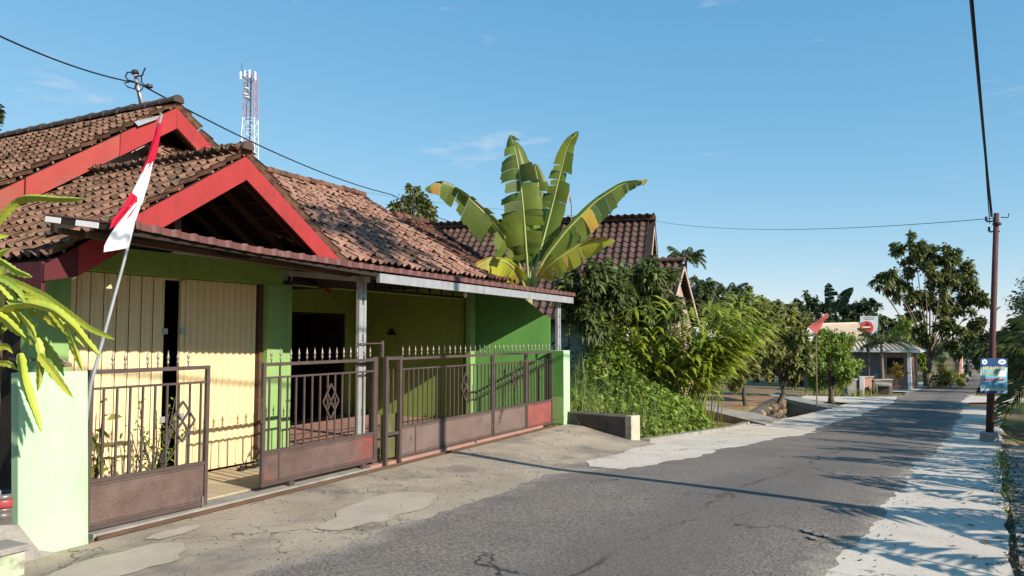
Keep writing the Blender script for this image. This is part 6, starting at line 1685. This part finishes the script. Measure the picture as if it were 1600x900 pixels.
def gbox(nm, a0, a1, b0, b1, c0, c1, m, par=None):
    vs = [gq(a, b, c) for c in (c0, c1) for a, b in ((a0, b0), (a1, b0), (a1, b1), (a0, b1))]
    return MB(GO).add(vs, [(0, 3, 2, 1), (4, 5, 6, 7), (0, 1, 5, 4), (1, 2, 6, 5), (2, 3, 7, 6), (3, 0, 4, 7)]).build(nm, m, par or gar)
gbox('corner_post', -.2, .0, 0, .2, 0, 2.5, M['white']); gbox('corner_post', 3.4, 3.6, 0, .2, 0, 2.5, M['white'])
gbox('front_wall', 0.0, 3.4, .05, .18, 0, 2.4, M['brick_pink'])
gbox('side_wall', -.15, -.02, .2, 1.6, 0, 2.3, M['brick_pink']); gbox('side_wall', -.12, .02, 1.6, 6.2, 0, 2.4, M['render_grey'])
gbox('back_wall', -.1, 3.5, 6.1, 6.2, 0, 2.4, M['render_grey']); gbox('far_wall', 3.45, 3.58, .2, 6.1, 0, 2.4, M['render_grey'])
win = gbox('window', -.16, -.151, .4, 1.3, 1.0, 2.0, M['dark'])
def corr(nm, p00, p10, p11, p01, nwave, amp, m, par, rel):
    n_ = nwave * 4 + 1; G = np.zeros((n_, 2, 3)); nn = np.cross(p10 - p00, p01 - p00); nn /= np.linalg.norm(nn)
    for i in range(n_):
        t = i / (n_ - 1); o_ = nn * amp * math.sin(t * nwave * 2 * math.pi)
        G[i, 0] = p00 + (p10 - p00) * t + o_; G[i, 1] = p01 + (p11 - p01) * t + o_
    ob = MB(rel).grid(G).build(nm, m, par); ob.modifiers.new('t', 'SOLIDIFY').thickness = .01; return ob
rz_ = 3.15
corr('roof_slope', gq(-.6, -.5, 2.42), gq(-.6, 6.7, 2.42), gq(1.7, 6.7, rz_), gq(1.7, .9, rz_), 26, .04, M['zinc'], gar, GO)
corr('roof_slope', gq(4.0, 6.7, 2.42), gq(4.0, -.5, 2.42), gq(1.7, .9, rz_), gq(1.7, 6.7, rz_), 26, .04, M['zinc'], gar, GO)
corr('roof_slope', gq(4.0, -.5, 2.42), gq(-.6, -.5, 2.42), gq(1.7, .9, rz_), gq(1.7, .9, rz_), 16, .03, M['zinc'], gar, GO)
MB(GO).tube([gq(1.7, .9, rz_ + .03), gq(1.7, 6.7, rz_ + .03)], .06, 8).build('ridge_cap', M['zinc'], gar)
MB(GO).bar(gq(-.62, -.5, 2.38), gq(-.62, 6.7, 2.38), .03, .12).build('fascia', M['white'], gar)
MB(GO).bar(gq(-.6, -.52, 2.38), gq(4.0, -.52, 2.38), .03, .12).build('fascia', M['white'], gar)
# longer corrugated roof behind it
so = PD(1325, 560, 52); so[2] = zr(so[0])
sh_ = thing('long_shed', 'long shed with pale corrugated roof behind the flag and sign', 'shed', tuple(so))
A_ = PD(1268, 508, 49); B_ = PD(1348, 500, 53); B_[2] = A_[2] + .15
dn_ = np.array((-.55, -.75, -.62)) * 2.1
corr('roof_slope', A_ + dn_, B_ + dn_, B_, A_, 24, .05, M['zinc'], sh_, so)
up2 = np.array((.55, .75, -.62)) * 2.1
corr('roof_slope', B_ + up2, A_ + up2, A_, B_, 24, .05, M['zinc'], sh_, so)
MB(so).tube([A_ + (0, 0, .04), B_ + (0, 0, .04)], .08, 8).build('ridge_cap', M['zinc'], sh_)
for P1, P2 in ((A_ + dn_ * .85, B_ + dn_ * .85), (A_ + up2 * .85, B_ + up2 * .85)):
    MB(so).prism([P1 - (0, 0, .1), P2 - (0, 0, .1), np.append(P2[:2], so[2] - .5), np.append(P1[:2], so[2] - .5)], (.1, .14, 0)).build('wall', M['render_grey'], sh_)
# round sign on a board
sp_ = foot(1356, 44.0, .45); sdp = 44.0
sg = thing('round_sign', 'white signboard with round red emblem on a wooden post', 'sign', tuple(sp_))
MB(sp_).tube([sp_ - (0, 0, .5), PD(1356, 545, sdp), PD(1357, 500, sdp)], .06, 8).build('post', M['wood'], sg)
def sgq(x, y, e): return PD(x, y, sdp - e)
def sboard(nm, x0, y0, x1, y1, e, m, th=.04):
    return MB(sp_).prism([sgq(x0, y0, e), sgq(x0, y1, e), sgq(x1, y1, e), sgq(x1, y0, e)], tuple(FW * th)).build(nm, m, sg)
M['sign_grey'] = mat('pale_sign_paint', (.42, .46, .49), (.36, .40, .43), 3, rough=.6)
M['sign_red'] = mat('sign_red_print', (.50, .045, .03), (.42, .035, .03), 3, rough=.6)
b1 = sboard('upper_board', 1344, 494, 1372, 512, .12, M['sign_grey']); b2 = sboard('lower_board', 1354, 512, 1371, 544, .12, M['sign_grey'])
def disc(nm, cx, cy, rx, e, m, th, par=None, ry=None):
    ry = ry or rx
    return MB(sp_).prism([sgq(cx + rx * math.cos(-k * .262), cy + ry * math.sin(-k * .262), e) for k in range(24)][::-1], tuple(FW * th)).build(nm, m, par or sg)
disc('rim', 1355.0, 512, 11, .20, M['sign_grey'], .05); dr_ = disc('disc', 1354.6, 512, 10.3, .24, M['sign_red'], .03)
MB(sp_).prism([sgq(x, y, .25) for x, y in ((1349, 508.5), (1353, 506.5), (1355, 502.5), (1357, 506.5), (1362, 508.5))][::-1], tuple(FW * .008)).build('hill_emblem', M['black_metal'], dr_)
MB(sp_).add([sgq(1348, 510.5, .25), sgq(1348, 511.8, .25), sgq(1360, 511.8, .25), sgq(1360, 510.5, .25)], [(0, 1, 2, 3)]).build('text_line', M['white'], dr_)
MB(sp_).add([sgq(1347, 513, .25), sgq(1347, 515, .25), sgq(1361, 515, .25), sgq(1361, 513, .25)], [(0, 1, 2, 3)]).build('text_band', M['black_metal'], dr_)
M['ink_blue'] = mat('faded_blue_ink', (.10, .12, .17), None, rough=.6)
for x0, x1, y, p_ in ((1348, 1367, 496.5, b1), (1350, 1365, 499, b1), (1356, 1368, 522.5, b2), (1356, 1366, 526.5, b2), (1356, 1368, 528.7, b2), (1356, 1365, 531, b2), (1356, 1367, 534.5, b2)):
    MB(sp_).add([sgq(x0, y - .55, .125), sgq(x0, y + .55, .125), sgq(x1, y + .55, .125), sgq(x1, y - .55, .125)], [(0, 1, 2, 3)]).build('text_line', M['ink_blue'], p_)
# drooping flag in front of the dense tree
fo = foot(1274, 28.6, .1)
f2 = thing('drooping_flag', 'faded red and white flag drooping from a pole in front of dense tree', 'flag', tuple(fo))
MB(fo).tube([fo, PD(1275, 540, 28.6), PD(1277, 515, 28.6), PD(1292, 488, 28.5)], [.025, .022, .018, .012], 6).build('pole', M['bark_pale'], f2)
def fl2(pts, m, nm):
    q = [PD(x, y, 28.4) for x, y in pts]; n_ = 9; G = np.zeros((n_, 5, 3))
    for i in range(n_):
        for j in range(5):
            a, b = i / 8, j / 4; p = (q[0] * (1 - a) + q[1] * a) * (1 - b) + (q[3] * (1 - a) + q[2] * a) * b
            G[i, j] = p - FW * .06 * math.sin(a * 5 + b * 3)
    return MB(fo).grid(G).build(nm, m, f2, True)
fl2([(1291, 489), (1262, 512), (1275, 522), (1295, 494)], M['flag_faded'], 'red_panel'); fl2([(1262, 512), (1252, 531), (1267, 533), (1275, 522)], M['flag_white'], 'white_panel')
# small roofs and low walls near the sign
for nm, lab, x0, x1, d, h, m_ in (('low_wall', 'grey low wall left of the sign post', 1322, 1345, 38.5, .75, 'render_grey'), ('low_wall', 'brown low wall below the round sign', 1346, 1362, 41.5, .8, 'brick_pink'), ('low_wall', 'dark low wall with slab top before the garage', 1362, 1392, 42.0, .65, 'concrete_dark')):
    a = foot(x0, d); b = foot(x1, d + .6)
    z0 = min(a[2], b[2]) - .3
    t = thing(nm, lab, 'wall', (a[0], a[1], z0), 0, 'low walls by the lane')
    rel = np.array((a[0], a[1], z0))
    MB(rel).prism([(a[0], a[1], z0), (b[0], b[1], z0), (b[0], b[1], z0 + .3 + h), (a[0], a[1], z0 + .3 + h)], (.15, .2, 0)).build('wall', M[m_], t)
    MB(rel).bar((a[0] + .05, a[1] + .08, z0 + .34 + h), (b[0] + .05, b[1] + .08, z0 + .34 + h), .34, .06).build('coping', M['concrete'], t)
wp = foot(1345, 38.8); tag(MB(wp).box((wp[0] - .1, wp[1] - .1, wp[2] - .2), (wp[0] + .1, wp[1] + .1, wp[2] + .95)).build('wall_post', M['white']), 'white end post of the grey low wall', 'post').location = wp
ss = foot(1380, 40.5)
sl = thing('stone_bench', 'dark concrete bench slab on two supports beside the lane', 'bench', tuple(ss))
for k in (-.7, .6): MB((0, 0, 0)).box((k, -.2, 0), (k + .15, .3, .42)).build('support', M['concrete_dark'], sl)
MB().add([(-1.0, -.3, .42), (1.0, -.3, .40), (1.0, .4, .44), (-1.0, .4, .46), (-1.0, -.3, .5), (0, -.3, .56), (1.0, -.3, .48), (1.0, .4, .52), (0, .4, .62), (-1.0, .4, .54)], [(0, 3, 2, 1), (4, 5, 8, 9), (5, 6, 7, 8), (0, 1, 6, 5, 4), (1, 2, 7, 6), (2, 3, 9, 8, 7), (3, 0, 4, 9)]).build('slab', M['concrete'], sl)
# rusty gate far down the road
rg = foot(1498, 66)
t = thing('far_gate', 'rust brown sheet gate with white post far along the road', 'gate', tuple(rg))
p0_ = foot(1489, 66); p1_ = foot(1502, 68)
MB(rg).prism([p0_ + (0, 0, .15), p1_ + (0, 0, .15), p1_ + (0, 0, 2.0), p0_ + (0, 0, 2.0)], (.05, .05, 0)).build('sheet', M['brick_pink'], t)
MB(rg).tube([p0_ + (-.3, 0, -.1), p0_ + (-.3, 0, 2.6)], .05, 6).build('post', M['white'], t)
MB(rg).tube([p1_ + (.3, 0, -.1), p1_ + (.3, 0, 2.2)], .06, 6).build('post', M['white'], t)
# low stone wall on the right beyond the lane
a = np.array((46.0, -5.2, float(zr(46)))); b = np.array((49.0, -14.0, float(zr(48))))
sw2 = thing('field_wall', 'grey stone wall at the far corner of the right lane behind the banner', 'wall', tuple(a))
MB(a).prism([a - (0, 0, .4), b - (0, 0, .4), b + (0, 0, 1.3), a + (0, 0, 1.3)], (.3, .05, 0)).build('wall', M['concrete_dark'], sw2)
# ------------------------------------------------------------------ motorcycle and rider riding away
mo = foot(1510, 60.5); mrz = math.radians(-6)
mc = thing('motorcycle', 'dark small motorcycle riding away along the shaded far road', 'motorcycle', tuple(mo), mrz)
M['tyre'] = mat('tyre_rubber', (.015, .015, .015), None, rough=.9); M['bike'] = mat('black_bike_paint', (.02, .02, .025), None, rough=.3)
M['tail'] = mat('tail_light_lens', (.4, .02, .02), None, rough=.3); M['shirt'] = mat('dark_jacket_cloth', (.03, .035, .05), (.02, .025, .035), 8, rough=.9)
M['skin'] = mat('skin', (.28, .15, .10), None, rough=.6); M['helmet'] = mat('helmet_shell', (.05, .05, .055), None, rough=.25)
def torus(mb, c, R_, r_, n=20, k=8):
    vs = []; fs = []
    for i in range(n):
        a = 6.2832 * i / n
        for j in range(k):
            b_ = 6.2832 * j / k; q = R_ + r_ * math.cos(b_)
            vs.append((c[0] + q * math.cos(a), c[1] + r_ * math.sin(b_), c[2] + q * math.sin(a)))
    for i in range(n):
        for j in range(k): fs.append((i * k + j, ((i + 1) % n) * k + j, ((i + 1) % n) * k + (j + 1) % k, i * k + (j + 1) % k))
    mb.add(vs, fs); return mb
for x in (-.62, .62):
    wh = torus(MB(), (x, 0, .29), .235, .05).build('wheel', M['tyre'], mc, True)
    MB().tube([(x, -.05, .29), (x, .05, .29)], .10, 12).build('hub', M['steel'], wh)
MB().add([(-.75, -.11, .62), (-.75, .11, .62), (.1, .13, .55), (.1, -.13, .55), (-.8, -.09, .78), (-.8, .09, .78), (.05, .12, .76), (.05, -.12, .76)], [(0, 1, 2, 3), (7, 6, 5, 4), (0, 4, 5, 1), (1, 5, 6, 2), (2, 6, 7, 3), (3, 7, 4, 0)]).build('body', M['bike'], mc, bevel=.03)
MB().tube([(-.75, 0, .82), (-.3, 0, .82), (.12, 0, .78)], [.10, .13, .10], 10).build('seat', M['tyre'], mc, True)
MB().tube([(.62, -.05, .29), (.5, -.05, .7), (.42, 0, .98)], .03, 8).build('fork', M['steel'], mc)
MB().tube([(.38, -.34, 1.02), (.44, 0, .98), (.38, .34, 1.02)], .018, 8).build('handlebar', M['bike'], mc)
MB().add([(.36, -.16, .45), (.36, .16, .45), (.50, .12, .98), (.50, -.12, .98), (.44, -.16, .45), (.44, .16, .45), (.56, .12, .98), (.56, -.12, .98)], [(0, 1, 2, 3), (7, 6, 5, 4), (0, 4, 5, 1), (1, 5, 6, 2), (2, 6, 7, 3), (3, 7, 4, 0)]).build('leg_shield', M['bike'], mc, bevel=.02)
MB().lathe([(.02, -.03), (.06, -.02), (.06, .02), (.03, .03)], (-.82, 0, .7), 10).build('tail_light', M['tail'], mc)
MB().add([(-.86, -.09, .42), (-.86, .09, .42), (-.80, .09, .62), (-.80, -.09, .62), (-.84, -.09, .42), (-.84, .09, .42), (-.78, .09, .62), (-.78, -.09, .62)], [(0, 1, 2, 3), (7, 6, 5, 4), (0, 4, 5, 1), (1, 5, 6, 2), (2, 6, 7, 3), (3, 7, 4, 0)]).build('number_plate', M['white'], mc)
MB().tube([(-.6, -.16, .3), (-.1, -.17, .3), (.1, -.14, .34)], [.05, .045, .02], 8).build('exhaust', M['steel'], mc, True)
# rider: one skinned body
rd = thing('person', 'person in dark jacket and helmet riding the motorcycle away', 'person', (mo[0], mo[1], mo[2] + .3), mrz)
dz = -.3
body = MB()
body.tube([(-.28, 0, .84 + dz), (-.26, 0, .95 + dz), (-.20, 0, 1.15 + dz), (-.15, 0, 1.32 + dz), (-.13, 0, 1.40 + dz), (-.11, 0, 1.46 + dz)], [.15, .165, .17, .18, .10, .06], 12)
for s_ in (-1, 1):
    body.tube([(-.15, .17 * s_, 1.33 + dz), (-.02, .27 * s_, 1.14 + dz), (.16, .30 * s_, 1.08 + dz), (.34, .31 * s_, 1.04 + dz), (.40, .31 * s_, 1.03 + dz)], [.07, .058, .048, .038, .042], 8)
    body.tube([(-.24, .10 * s_, .86 + dz), (0, .17 * s_, .84 + dz), (.18, .19 * s_, .78 + dz), (.14, .18 * s_, .52 + dz), (.10, .18 * s_, .32 + dz), (.20, .18 * s_, .28 + dz)], [.10, .095, .075, .058, .045, .04], 8)
bo_ = body.build('body', M['shirt'], rd, True)
rmd = bo_.modifiers.new('join', 'REMESH'); rmd.mode = 'VOXEL'; rmd.voxel_size = .025; rmd.use_smooth_shade = True
MB().lathe([(.02, -.14), (.09, -.12), (.125, -.03), (.135, .04), (.11, .11), (.05, .145), (.01, .15)], (-.08, 0, 1.58 + dz), 14).build('helmet', M['helmet'], rd, True)
MB().lathe([(.03, -.10), (.075, -.08), (.085, 0), (.06, .05)], (-.04, 0, 1.53 + dz), 10).build('face', M['skin'], rd, True)
